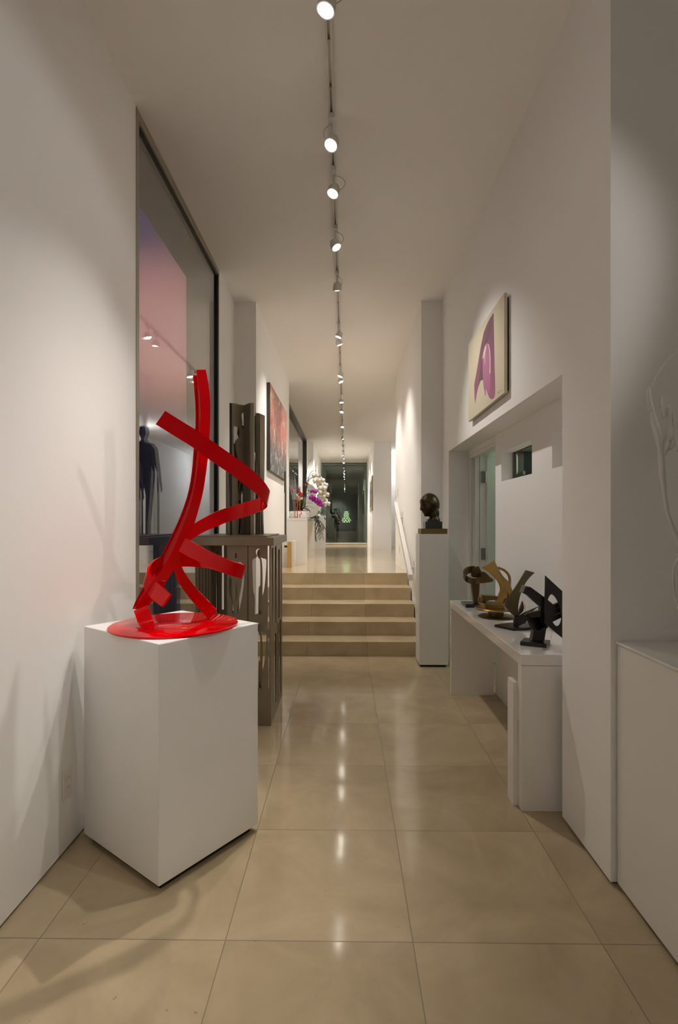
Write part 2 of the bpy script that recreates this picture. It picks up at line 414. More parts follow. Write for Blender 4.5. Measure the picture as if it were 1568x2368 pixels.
# dark room beyond the glass
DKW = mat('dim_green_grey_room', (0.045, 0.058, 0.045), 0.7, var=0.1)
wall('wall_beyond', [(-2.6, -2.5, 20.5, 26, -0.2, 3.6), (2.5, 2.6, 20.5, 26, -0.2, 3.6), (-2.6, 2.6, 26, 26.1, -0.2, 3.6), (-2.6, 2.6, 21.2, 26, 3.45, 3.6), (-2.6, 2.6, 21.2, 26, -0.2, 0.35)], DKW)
# ================================================================ LIGHT TRACK AND LAMPS
TX = -0.08
tk = thing('lighting_track', 'long grey ceiling track the spotlights hang from', 'lighting track', (TX, 2, ZC))
bm = NB(); box(bm, TX - 0.017, TX - 0.006, -1.5, 19.2, ZC - 0.022, ZC); box(bm, TX + 0.006, TX + 0.017, -1.5, 19.2, ZC - 0.022, ZC)
obj('rail', bm, METAL_W, tk)
obj('conductor_slot', box(NB(), TX - 0.006, TX + 0.006, -1.5, 19.2, ZC - 0.010, ZC - 0.001), TRACK_G, tk)
for yy in (2.45, 2.72, 3.05, 3.62, 4.3, 5.1, 5.4, 7.0, 8.6, 10.8, 12.5):
    bm = NB(); box(bm, TX - 0.008, TX + 0.008, yy - 0.006, yy + 0.006, ZC - 0.024, ZC - 0.014)
    obj('clip', bm, TRACK_G, tk)
LZ = 3.49
def lamp(y, aim, power, label, size=75, blend=0.8, col=(1.0, 0.945, 0.87), z=LZ, loop=0, kind='real'):
    t = thing('track_spotlight', label, 'spotlight', (TX, y, ZC), 'spotlights on the ceiling track')
    obj('adaptor', box(NB(), TX - 0.018, TX + 0.018, y - 0.05, y + 0.05, ZC - 0.052, ZC - 0.020, 0.003), METAL_W, t)
    d = (Vector(aim) - Vector((TX, y, z))).normalized()
    R = d.to_track_quat('Z', 'Y').to_matrix()
    c = Vector((TX, y, z))
    bm = NB()
    tube(bm, [(TX, y, ZC - 0.05), (TX, y, z + 0.045), c - d * 0.03], 0.008)
    obj('stem', bm, METAL_W, t)
    bm = NB(); lathe(bm, [(0.012, -0.05), (0.026, -0.045), (0.036, -0.025), (0.040, 0.0), (0.040, 0.018), (0.034, 0.018), (0.031, 0.006)], c, 24, axis=R)
    h = auto_smooth(obj('lamp_head', bm, METAL_W, t))
    bm = NB(); lathe(bm, [(0.002, 0.004), (0.029, 0.006), (0.027, 0.016), (0.017, 0.022), (0.002, 0.024)], c, 20, axis=R)
    obj('lens', bm, LAMP_E, h)
    if loop:
        pts = [(TX + loop * 0.075 * math.sin(a) * (1 if a < PI else 0.6), y, ZC - 0.055 - 0.05 * (1 - math.cos(a))) for a in [PI * k / 10 for k in range(11)]]
        obj('cable', tube(NB(), pts, 0.0018, 6), TRACK_G, t)
    ld = bpy.data.lights.new('lamp_beam', 'SPOT'); ld.energy = power; ld.spot_size = math.radians(size); ld.spot_blend = blend
    ld.color = col; ld.shadow_soft_size = 0.022
    lo_ = bpy.data.objects.new('lamp_beam', ld); COL.objects.link(lo_)
    lo_.parent = t; lo_.matrix_parent_inverse = Matrix.Translation(-t.location)
    lo_.location = c + d * 0.03; lo_.rotation_euler = (-d).to_track_quat('Z', 'Y').to_euler()
    return t
ordn = ['nearest the viewer, glaring at the top of the picture', 'second from the viewer, tilted to its right', 'third from the viewer, with a cable loop at its right side',
        'fourth from the viewer, above the right recess', 'fifth from the viewer, hanging straight down', 'front one of the first bright pair above the stairs', 'rear one of the first bright pair above the stairs',
        'front one of the second bright pair past the stairs', 'rear one of the second bright pair past the stairs', 'first one past the second bright pair', 'second one past the second bright pair',
        'third one past the second bright pair', 'above the far piers', 'first of the close row before the glass door', 'second of the close row before the glass door', 'third of the close row before the glass door',
        'fourth of the close row before the glass door', 'last one, right before the glass door']
LAMPS = [
    (2.15, (-0.72, 2.1, 0.9), 34, 56, 1.0, 1), (2.93, (-1.05, 1.7, 0.5), 60, 62, 1.0, -0.6), (3.36, (-0.95, 2.6, 0.9), 26, 58, 0.9, 1),
    (4.02, (1.185, 3.5, 1.0), 42, 78, 0.9, 0.8), (4.75, (0.0, 6.3, 0.5), 36, 70, 0.9, 0.6),
    (5.97, (-0.935, 6.15, 1.4), 46, 88, 0.9, 0), (6.23, (0.78, 6.75, 1.3), 44, 86, 0.9, 0),
    (7.60, (-0.935, 7.55, 1.5), 52, 86, 0.9, 0), (7.90, (0.78, 7.6, 1.5), 48, 84, 0.9, 0),
    (9.27, (0.1, 9.0, 0.7), 76, 90, 0.9, 0), (10.1, (-0.6, 9.3, 1.2), 76, 80, 0.9, 0), (11.7, (-0.3, 11.0, 0.6), 76, 90, 0.9, 0), (13.4, (0.6, 13.8, 0.6), 76, 90, 0.9, 0),
    (14.7, (-0.9, 15.4, 2.3), 144, 70, 0.9, 0), (15.9, (0.8, 16.3, 2.4), 108, 70, 0.9, 0), (16.7, (-0.9, 17.0, 2.4), 108, 70, 0.9, 0), (17.6, (0.8, 17.9, 2.3), 108, 70, 0.9, 0), (18.9, (0.0, 18.8, 0.6), 108, 80, 0.9, 0)]
for (y, aim, pw, sz, bl, lp), od in zip(LAMPS, ordn):
    lamp(y, aim, pw, 'white ceiling track spotlight, ' + od, sz, bl, loop=lp)
def bare_light(kind, name, loc, energy, col, size=0.3, rot=None, **kw):
    ld = bpy.data.lights.new(name, kind); ld.energy = energy; ld.color = col
    if kind == 'AREA': ld.size = size
    else: ld.shadow_soft_size = size
    for k, v in kw.items(): setattr(ld, k, v)
    o = bpy.data.objects.new(name, ld); COL.objects.link(o); o.location = loc
    if rot: o.rotation_euler = rot
    return o
# unseen lights: added fill for the gallery behind the viewer and the wing; side rooms
bare_light('SPOT', 'gallery_fill', (TX, 0.55, 3.45), 30, (1, 0.95, 0.87), 0.03, (Vector((TX, 0.55, 3.45)) - Vector((-1.156, 0.35, 1.0))).to_track_quat('Z', 'Y').to_euler(), spot_size=math.radians(84), spot_blend=1.0)  # unseen fill, added to brighten the left wall beside the viewer
bare_light('SPOT', 'gallery_fill_cool', (0.5, -0.9, 3.45), 0.5, (0.93, 0.95, 1.0), 0.45, (Vector((0.5, -0.9, 3.45)) - Vector((1.4, 1.9, 1.9))).to_track_quat('Z', 'Y').to_euler(), spot_size=math.radians(70), spot_blend=1.0)  # faint cool fill added for the pier face, source unseen
bare_light('POINT', 'side_room_light', (2.3, 4.85, 2.45), 7, (0.80, 1.0, 0.80), 0.15)
bare_light('POINT', 'wing_light', (1.78, 17.45, 3.35), 9, (0.95, 0.97, 1.0), 0.1)
bare_light('POINT', 'wing_fill', (2.6, 12.2, 3.3), 16, (1, 0.95, 0.92), 0.15)  # fill added out of sight to light the wing opening
bare_light('POINT', 'room_beyond_light', (-2.1, 21.7, 3.2), 22, (0.9, 1.0, 0.8), 0.1)
bare_light('SPOT', 'side_gallery_fill', (2.8, 0.5, 3.35), 38, (1, 0.95, 0.89), 0.03, (Vector((2.8, 0.5, 3.35)) - Vector((-1.156, 1.95, 1.55))).to_track_quat('Z', 'Y').to_euler(), spot_size=math.radians(44), spot_blend=0.35)  # added fill from the unseen right side, evens out the left wall
bare_light('SPOT', 'back_wall_bounce_fill', (-0.5, -1.5, 3.4), 74, (1, 0.95, 0.88), 0.05, (Vector((-0.5, -1.5, 3.4)) - Vector((-0.95, -3.2, 1.3))).to_track_quat('Z', 'Y').to_euler(), spot_size=math.radians(90), spot_blend=1.0)  # added fill aimed at the back wall for soft bounce
# ---------------------------------------------------------------- world: dusk sky with one glowing cloud
wd = bpy.data.worlds.new('dusk'); SC.world = wd; wd.use_nodes = True
t = wd.node_tree; N, L = t.nodes, t.links; bg = N['Background']
tc = N.new('ShaderNodeTexCoord')
def glow(d, lo, hi, col):
    dp = N.new('ShaderNodeVectorMath'); dp.operation = 'DOT_PRODUCT'; L.new(tc.outputs['Generated'], dp.inputs[0]); dp.inputs[1].default_value = Vector(d).normalized()
    mr = N.new('ShaderNodeMapRange'); mr.interpolation_type = 'SMOOTHERSTEP'; mr.inputs[1].default_value = math.cos(math.radians(lo)); mr.inputs[2].default_value = math.cos(math.radians(hi))
    L.new(dp.outputs['Value'], mr.inputs[0])
    mx = N.new('ShaderNodeMix'); mx.data_type = 'RGBA'; L.new(mr.outputs[0], mx.inputs['Factor'])
    mx.inputs['A'].default_value = (0, 0, 0, 1); mx.inputs['B'].default_value = (*col, 1)
    return mx.outputs['Result']
def add(a, b):
    mx = N.new('ShaderNodeMix'); mx.data_type = 'RGBA'; mx.blend_type = 'ADD'; mx.inputs['Factor'].default_value = 1
    L.new(a, mx.inputs['A']); L.new(b, mx.inputs['B']); return mx.outputs['Result']
g1 = glow(ray(380, 560), 21, 3, (0.020, 0.006, 0.050)); g2 = glow(ray(420, 775), 10, 0, (0.24, 0.085, 0.045))
base = N.new('ShaderNodeRGB'); base.outputs[0].default_value = (0.006, 0.006, 0.011, 1)
L.new(add(add(base.outputs[0], g1), g2), bg.inputs['Color']); bg.inputs['Strength'].default_value = 1.0
# ================================================================ RED SCULPTURE ON ITS PLINTH
cF, cR, cL = on_z(367, 2052, 0.03), on_z(597, 1905, 0.03), on_z(185, 1932, 0.03)
PT = 0.917
e1 = Vector((cR.x - cF.x, cR.y - cF.y, 0)); e2 = Vector((cL.x - cF.x, cL.y - cF.y, 0))
# square up the corner
e2 = Vector((-e1.y, e1.x, 0)).normalized() * e2.length
q = [Vector((cF.x, cF.y, 0)), Vector((cF.x, cF.y, 0)) + e1, Vector((cF.x, cF.y, 0)) + e1 + e2, Vector((cF.x, cF.y, 0)) + e2]
qc = sum(q, Vector()) / 4
mv = max(0.0, (XL + 0.006) - min(v.x for v in q)); q = [v + Vector((mv, 0, 0)) for v in q]; qc.x += mv
pl = thing('display_plinth', 'large white square plinth under the red ribbon sculpture', 'plinth', qc)
obj('body', prism(NB(), q, 0.03, PT, 0.004), PLINTH, pl)
obj('recessed_foot', prism(NB(), [qc + (v - qc) * 0.90 for v in q], 0, 0.031), DARKGAP, pl)

rs = thing('ribbon_sculpture', 'glossy red abstract sculpture of curling metal bands on a round base', 'sculpture', (-0.733, 2.228, PT))
DZ = 0.010
bm = NB(); lathe(bm, [(0.262, 0), (0.266, 0.002), (0.266, DZ - 0.002), (0.262, DZ)], (-0.735, 2.23, PT), 96)
auto_smooth(obj('round_base', bm, RED, rs), 50)
def z5(u, v, Y): return on_y(290 + u / 4.0205, 920 + v / 4.0195, Y)
def z1(u, v, Y): return on_y(160 + u / 3.0154, 820 + v / 3.0154, Y)
TH_B = 0.011
def band(name, rows, n=90, th=TH_B):
    A, B = [], []
    for a, b, Y in rows:
        ya, yb = Y if isinstance(Y, tuple) else (Y, Y)
        A.append(z5(a[0], a[1], ya)); B.append(z5(b[0], b[1], yb))
    bm = strip(NB(), A, B, th, n)
    return auto_smooth(obj(name, bm, RED, rs), 40)
band('looping_band', [((370, 120), (281, 245), 2.05), ((520, 215), (450, 350), 2.08), ((690, 320), (640, 470), 2.11), ((860, 440), (800, 587), 2.14),
    ((1040, 565), (960, 697), 2.17), ((1180, 672), (1110, 808), 2.20), ((1275, 765), (1215, 890), 2.235), ((1322, 835), (1280, 955), 2.265), ((1333, 872), (1306, 992), 2.30),
    ((1316, 900), (1300, 1022), 2.335), ((1255, 930), (1240, 1060), 2.36), ((1120, 970), (1100, 1110), 2.37), ((980, 1010), (960, 1150), 2.36),
    ((850, 1055), (850, 1195), 2.34), ((740, 1110), (740, 1240), 2.31), ((646, 1165), (650, 1290), 2.28), ((560, 1235), (575, 1345), 2.25)], 130)
band('coiling_band', [((545, 1295), (465, 1402), 2.235), ((640, 1345), (560, 1460), 2.22), ((740, 1405), (680, 1520), 2.20), ((880, 1470), (800, 1575), 2.185),
    ((1000, 1520), (925, 1630), 2.18), ((1080, 1545), (1030, 1665), 2.195), ((1112, 1556), (1076, 1680), 2.225), ((1085, 1545), (1045, 1668), 2.26), ((1000, 1528), (950, 1640), 2.29),
    ((850, 1500), (800, 1592), 2.32), ((700, 1470), (660, 1572), 2.335), ((560, 1447), (530, 1568), 2.34), ((440, 1452), (420, 1578), 2.33), ((340, 1476), (335, 1600), 2.31),
    ((265, 1512), (262, 1640), 2.285), ((222, 1565), (205, 1690), 2.255), ((213, 1615), (178, 1735), 2.23), ((240, 1668), (195, 1795), 2.222), ((300, 1714), (232, 1846), 2.222),
    ((345, 1758), (275, 1888), 2.20), ((425, 1832), (346, 1942), 2.165)], 170)
band('leg_band', [((470, 1420), (435, 1540), 2.24), ((503, 1515), (457, 1612), 2.24), ((540, 1605), (490, 1705), 2.25), ((600, 1695), (560, 1812), 2.265),
    ((700, 1815), (645, 1915), 2.29), ((790, 1905), (735, 2012), 2.315), ((850, 1970), (772, 2056), 2.335)], 50)
band('foot_band', [((82, 1985), (212, 1930), (2.185, 2.20)), ((108, 2070), (248, 2036), (2.155, 2.185)), ((135, 2118), (262, 2095), (2.135, 2.175)), ((157, 2152), (272, 2132), (2.125, 2.165))], 24)
# main upright: an open channel
rows = [(105, 888, 953, 866), (230, 902, 975, 872), (350, 911, 985, 880), (480, 912, 983, 881), (640, 908, 975, 872), (800, 895, 958, 860), (950, 870, 935, 835), (1080, 838, 903, 795),
        (1210, 790, 862, 740), (1330, 738, 812, 680), (1430, 690, 770, 628), (1540, 615, 705, 565), (1640, 545, 640, 507), (1720, 490, 580, 462), (1775, 455, 535, 442)]
rows = cr([(float(a), float(b), float(c)) for a, b, c, d in rows], 70), cr([(float(d), 0, 0) for a, b, c, d in rows], 70)
bm = NB(); secs = []
for r3, r1 in zip(*rows):
    v, ua, ub = r3; ue = r1.x
    A = z1(ua, v, 2.215); B = z1(ub, v, 2.232)
    r = Vector((B.x - A.x, B.y - A.y, 0)).normalized(); n = Vector((-r.y, r.x, 0))
    ev = v + max(0.0, (38 - (v - 105) * 0.3))
    E = z1(ue, ev, A.y + 0.085); 
    B2 = B + n * 0.092; dz = Vector((0, 0, E.z - A.z))
    pts = [A, B, B2, B2 + dz * 0.0 , E + n * 0.013, E, E + r * 0.007, E + r * 0.007 + n * 0.007, B2 - n * 0.008 - r * 0.009, B + n * 0.009 - r * 0.009, A + n * 0.009]
    del pts[3]
    secs.append([bm.verts.new(p) for p in pts])
for i in range(len(secs) - 1):
    m_ = len(secs[i])
    for k in range(m_): bm.faces.new((secs[i][k], secs[i][(k + 1) % m_], secs[i + 1][(k + 1) % m_], secs[i + 1][k]))
bm.faces.new(secs[0][::-1]); bm.faces.new(secs[-1])
auto_smooth(obj('channel_upright', bm, RED, rs), 40)

# ================================================================ CONSOLE IN THE RECESS
CX0, CX1, CY0, CY1, CZ = 0.825, 1.172, 2.462, 4.15, 0.738
ct = thing('console_table', 'long white lacquered console table standing in the wall recess', 'table', (1.0, 3.3, 0))
obj('tabletop', box(NB(), CX0, CX1, CY0, CY1, CZ - 0.052, CZ, 0.0015), LACQ, ct)
obj('leg', box(NB(), CX0 + 0.001, CX1, CY0 + 0.002, CY0 + 0.054, 0, CZ - 0.054, 0.0015), LACQ, ct)
obj('leg', box(NB(), CX0 + 0.001, CX1 - 0.012, 4.10, CY1 - 0.002, 0, CZ - 0.054, 0.0015), LACQ, ct)
obj('side_panel', box(NB(), 0.803, 0.8245, 2.513, 2.60, 0, 0.592, 0.0015), SATIN, ct)

# ================================================================ WALL PICTURES
CANV = mat('cream_canvas', (0.62, 0.56, 0.42), 0.7, var=0.02)
cx = 0.966
cvs = thing('canvas_painting', 'unframed cream canvas with a purple petal shape high on the right wall', 'painting', (0.985, 3.65, 2.45))
y0 = on_x(1166, 906, cx).y; y1 = on_x(1083, 976, cx).y
obj('canvas', box(NB(), cx, 0.986, y0, y1, 2.150, 2.760, 0.001), CANV, cvs)
obj('stretcher_frame', box(NB(), 0.984, 0.9995, y0 + 0.02, y1 - 0.02, 2.17, 2.74), FRAME_DK, cvs)
def paintpoly(name, pts, m, parent, X, lift):
    P = [on_x(1060 + u / 6.964, 660 + v / 6.965, X) for u, v in pts]
    bm = NB(); f = bm.faces.new([bm.verts.new(p) for p in P])
    r = bmesh.ops.extrude_face_region(bm, geom=[f]); 
    for g in r['geom']:
        if isinstance(g, bmesh.types.BMVert): g.co.x -= lift
    bmesh.ops.triangulate(bm, faces=bm.faces)
    return obj(name, bm, m, parent)
def grad2(name, c0, c1, z0, z1, yk=0.0):
    m = bpy.data.materials.new(name); t, b = nt(m); N, L = t.nodes, t.links
    ge = N.new('ShaderNodeNewGeometry'); sp = N.new('ShaderNodeSeparateXYZ'); L.new(ge.outputs['Position'], sp.inputs[0])
    nz = N.new('ShaderNodeTexNoise'); nz.inputs['Scale'].default_value = 7; mp = N.new('ShaderNodeMapping'); mp.inputs['Scale'].default_value = (1, 1, 0.15)
    L.new(ge.outputs['Position'], mp.inputs[0]); L.new(mp.outputs[0], nz.inputs['Vector'])
    mr = N.new('ShaderNodeMapRange'); mr.inputs[1].default_value = z0; mr.inputs[2].default_value = z1; L.new(sp.outputs[2], mr.inputs[0])
    ad = N.new('ShaderNodeMath'); ad.operation = 'ADD'; mu = N.new('ShaderNodeMath'); mu.operation = 'MULTIPLY_ADD'; mu.inputs[1].default_value = 0.8; mu.inputs[2].default_value = -0.4
    L.new(nz.outputs['Fac'], mu.inputs[0]); L.new(mr.outputs[0], ad.inputs[0]); L.new(mu.outputs[0], ad.inputs[1]); ad.use_clamp = True
    mx = N.new('ShaderNodeMix'); mx.data_type = 'RGBA'; L.new(ad.outputs[0], mx.inputs['Factor']); mx.inputs['A'].default_value = (*c0, 1); mx.inputs['B'].default_value = (*c1, 1)
    L.new(mx.outputs['Result'], b.inputs['Base Color']); b.inputs['Roughness'].default_value = 0.5
    MATS[name] = m; return m
PURP = grad2('purple_petal_paint', (0.36, 0.10, 0.22), (0.20, 0.06, 0.13), 2.2, 2.62)
PINK = grad2('pink_petal_paint', (0.40, 0.13, 0.26), (0.46, 0.15, 0.32), 2.2, 2.5)
GREYP = mat('grey_brown_paint', (0.13, 0.085, 0.075), 0.5, var=0.1)
CREAMP = mat('cream_paint', (0.70, 0.60, 0.48), 0.6)
paintpoly('petal_shape', [(552, 452), (568, 455), (572, 700), (578, 1000), (585, 1350), (594, 1600), (594, 1740), (575, 1815), (535, 1835), (505, 1815), (478, 1760), (455, 1690), (438, 1640), (437, 1770), (428, 1770), (424, 1700), (412, 1650),
    (398, 1525), (375, 1518), (352, 1550), (322, 1640), (300, 1730), (283, 1830), (270, 1905), (264, 1830), (257, 1600), (285, 1450), (330, 1180), (370, 950), (410, 760), (460, 630), (510, 530), (540, 485)], PURP, cvs, cx, 0.0006)
paintpoly('grey_fold', [(470, 720), (500, 600), (530, 560), (520, 700), (490, 800), (470, 900), (440, 940), (412, 1040), (392, 1150), (385, 1180), (390, 1300), (392, 1515), (350, 1545), (318, 1640), (325, 1560), (350, 1350), (385, 1120), (420, 940), (445, 830)], GREYP, cvs, cx - 0.0006, 0.0004)
paintpoly('pink_tongue', [(465, 932), (495, 960), (512, 1040), (520, 1180), (518, 1420), (520, 1600), (500, 1780), (460, 1700), (440, 1640), (436, 1770), (428, 1690), (405, 1560), (392, 1400), (390, 1180), (400, 1100), (420, 1010), (440, 950)], PINK, cvs, cx - 0.0006, 0.0004)
paintpoly('cream_arc', [(468, 932), (492, 952), (510, 1030), (518, 1150), (519, 1400), (506, 1425), (498, 1415), (505, 1300), (503, 1120), (495, 1020), (480, 960)], CREAMP, cvs, cx - 0.0010, 0.0003)
paintpoly('cream_drip', [(445, 950), (450, 1000), (432, 1100), (430, 1270), (424, 1275), (420, 1120), (400, 1190), (388, 1165), (402, 1080), (425, 990)], CREAMP, cvs, cx - 0.0010, 0.0003)
SIG = mat('signature_ink', (0.16, 0.14, 0.12), 0.6)
bm = NB()
for ln in ([(628, 1722), (640, 1712)], [(640, 1738), (652, 1722), (664, 1726)], [(664, 1700), (676, 1690), (690, 1696), (706, 1686)]):
    tube(bm, [on_x(1060 + u / 6.964, 660 + v / 6.965, cx - 0.0006) for u, v in ln], 0.0012, 5)
obj('signature', bm, SIG, cvs)

# colourful abstract on the left pier
lp = thing('abstract_painting', 'large colourful abstract painting in a dark frame above the bronze figures', 'painting', (-0.93, 7.0, 2.5))
px_ = -0.894
ya = on_x(624.6, 885, px_).y; yb = on_x(662, 952, px_).y
obj('frame', box(NB(), XLN + 0.001, px_ + 0.001, ya - 0.006, yb + 0.006, 1.966, 3.000, 0.001), mat('dark_brown_frame', (0.045, 0.038, 0.03), 0.5), lp)
def abstract(name, z0, z1, s=1.0):
    m = bpy.data.materials.new(name); t, b = nt(m); N, L = t.nodes, t.links
    ge = N.new('ShaderNodeNewGeometry'); mp = N.new('ShaderNodeMapping'); L.new(ge.outputs['Position'], mp.inputs[0]); mp.inputs['Scale'].default_value = (0, 3.4 * s, 2.5 * s)
    n0 = N.new('ShaderNodeTexNoise'); n0.inputs['Scale'].default_value = 1.8; n0.inputs['Distortion'].default_value = 1.5; n0.inputs['Detail'].default_value = 3.5; L.new(mp.outputs[0], n0.inputs['Vector'])
    r0 = N.new('ShaderNodeValToRGB'); cs = [(0.0, (0.50, 0.02, 0.05)), (0.30, (0.62, 0.05, 0.10)), (0.40, (0.75, 0.14, 0.02)), (0.47, (0.80, 0.33, 0.02)), (0.50, (0.60, 0.20, 0.30)), (0.56, (0.72, 0.08, 0.04)), (0.62, (0.55, 0.42, 0.55)), (0.68, (0.06, 0.06, 0.05)), (0.75, (0.80, 0.45, 0.08)), (0.85, (0.70, 0.68, 0.62))]
    e = r0.color_ramp.elements; e[0].position = cs[0][0]; e[0].color = (*cs[0][1], 1); e[1].position = cs[-1][0]; e[1].color = (*cs[-1][1], 1)
    for p, c in cs[1:-1]: k = e.new(p); k.color = (*c, 1)
    mr0 = N.new('ShaderNodeMapRange'); mr0.inputs[1].default_value = 0.30; mr0.inputs[2].default_value = 0.70; L.new(n0.outputs['Fac'], mr0.inputs[0]); L.new(mr0.outputs[0], r0.inputs[0])
    n1 = N.new('ShaderNodeTexNoise'); n1.inputs['Scale'].default_value = 3.4; n1.inputs['Distortion'].default_value = 1.0; n1.inputs['Detail'].default_value = 4; L.new(mp.outputs[0], n1.inputs['Vector'])
    r1 = N.new('ShaderNodeValToRGB'); e = r1.color_ramp.elements; e[0].position = 0.3; e[0].color = (0.05, 0.055, 0.045, 1); e[1].position = 0.78; e[1].color = (0.62, 0.60, 0.58, 1); k = e.new(0.56); k.color = (0.10, 0.11, 0.085, 1); k = e.new(0.68); k.color = (0.30, 0.26, 0.34, 1)
    mr1 = N.new('ShaderNodeMapRange'); mr1.inputs[1].default_value = 0.30; mr1.inputs[2].default_value = 0.70; L.new(n1.outputs['Fac'], mr1.inputs[0]); L.new(mr1.outputs[0], r1.inputs[0])
    sp = N.new('ShaderNodeSeparateXYZ'); L.new(ge.outputs['Position'], sp.inputs[0])
    mr = N.new('ShaderNodeMapRange'); mr.inputs[1].default_value = z0 + (z1 - z0) * 0.20; mr.inputs[2].default_value = z0 + (z1 - z0) * 0.52; L.new(sp.outputs[2], mr.inputs[0])
    ad = N.new('ShaderNodeMath'); ad.operation = 'MULTIPLY_ADD'; ad.inputs[1].default_value = 2.4; ad.inputs[2].default_value = -1.2; L.new(n0.outputs['Fac'], ad.inputs[0])
    a2 = N.new('ShaderNodeMath'); a2.operation = 'ADD'; a2.use_clamp = True; L.new(mr.outputs[0], a2.inputs[0]); L.new(ad.outputs[0], a2.inputs[1])
    mx = N.new('ShaderNodeMix'); mx.data_type = 'RGBA'; L.new(a2.outputs[0], mx.inputs['Factor']); L.new(r1.outputs[0], mx.inputs['A']); L.new(r0.outputs[0], mx.inputs['B'])
    hs = N.new('ShaderNodeHueSaturation'); hs.inputs['Value'].default_value = 0.62; hs.inputs['Saturation'].default_value = 1.1; L.new(mx.outputs['Result'], hs.inputs['Color']); L.new(hs.outputs[0], b.inputs['Base Color']); b.inputs['Roughness'].default_value = 0.4
    MATS[name] = m; return m
obj('canvas', box(NB(), px_, px_ + 0.003, ya, yb, 1.972, 2.994), abstract('abstract_paint', 1.972, 2.994, 1.0), lp)

# narrow framed picture on the far right wall
fp = thing('framed_picture', 'narrow dark framed picture on the far right wall before the glass door', 'picture', (0.79, 16.4, 1.7))
yq0 = on_x(862, 1100, 0.79).y; yq1 = on_x(856.5, 1100, 0.79).y
yq0, yq1 = max(yq0, YF + 0.3), min(yq1, YE - 0.5)
zq0, zq1 = on_x(861, 1181, 0.79).z, on_x(861, 1101, 0.79).z
obj('frame', box(NB(), 0.765, 0.799, yq0, yq1, zq0, zq1, 0.003), mat('pale_wood_frame', (0.42, 0.36, 0.25), 0.4), fp)
obj('print', box(NB(), 0.763, 0.766, yq0 + 0.07, yq1 - 0.07, zq0 + 0.12, zq1 - 0.12), abstract('dark_print', zq1 + 1, zq1 + 3, 1.0), fp)

# ================================================================ BUST ON ITS PEDESTAL
bx0, bx1, by0, by1 = 0.687, 0.957, 4.885, 5.135
BZ = 1.244
bp_ = thing('bust_pedestal', 'tall slim white pedestal carrying the bronze head', 'pedestal', (0.82, 5.0, 0))
obj('body', box(NB(), bx0, bx1, by0, by1, 0.02, BZ, 0.003), PLINTH, bp_)
obj('recessed_foot', box(NB(), bx0 + 0.015, bx1 - 0.02, by0 + 0.015, by1 - 0.015, 0, 0.021), DARKGAP, bp_)
bt = thing('bronze_bust', 'dark bronze head of a woman with a fringe on a black block', 'bust', (0.85, 5.0, BZ))
pA = on_y(974, 1235, 4.90); pB = on_y(1035, 1235, 4.90)
obj('brass_plate', box(NB(), pA.x, pB.x, 4.90, 5.115, BZ, BZ + 0.050, 0.002), BRASS_DK, bt)
hx0, hx1 = on_y(984, 1222, 4.93).x, on_y(1023, 1222, 4.93).x
z1_, z2_, z3_ = BZ + 0.050, on_y(1000, 1206, 4.93).z, on_y(1000, 1201.5, 4.95).z
obj('base_block', box(NB(), hx0, hx1, 4.93, 5.09, z1_, z2_, 0.002), BLKSTONE, bt)
obj('collar', box(NB(), hx0 + 0.022, hx1 - 0.018, 4.95, 5.07, z2_, z3_ + 0.002, 0.002), BLKSTONE, bt)
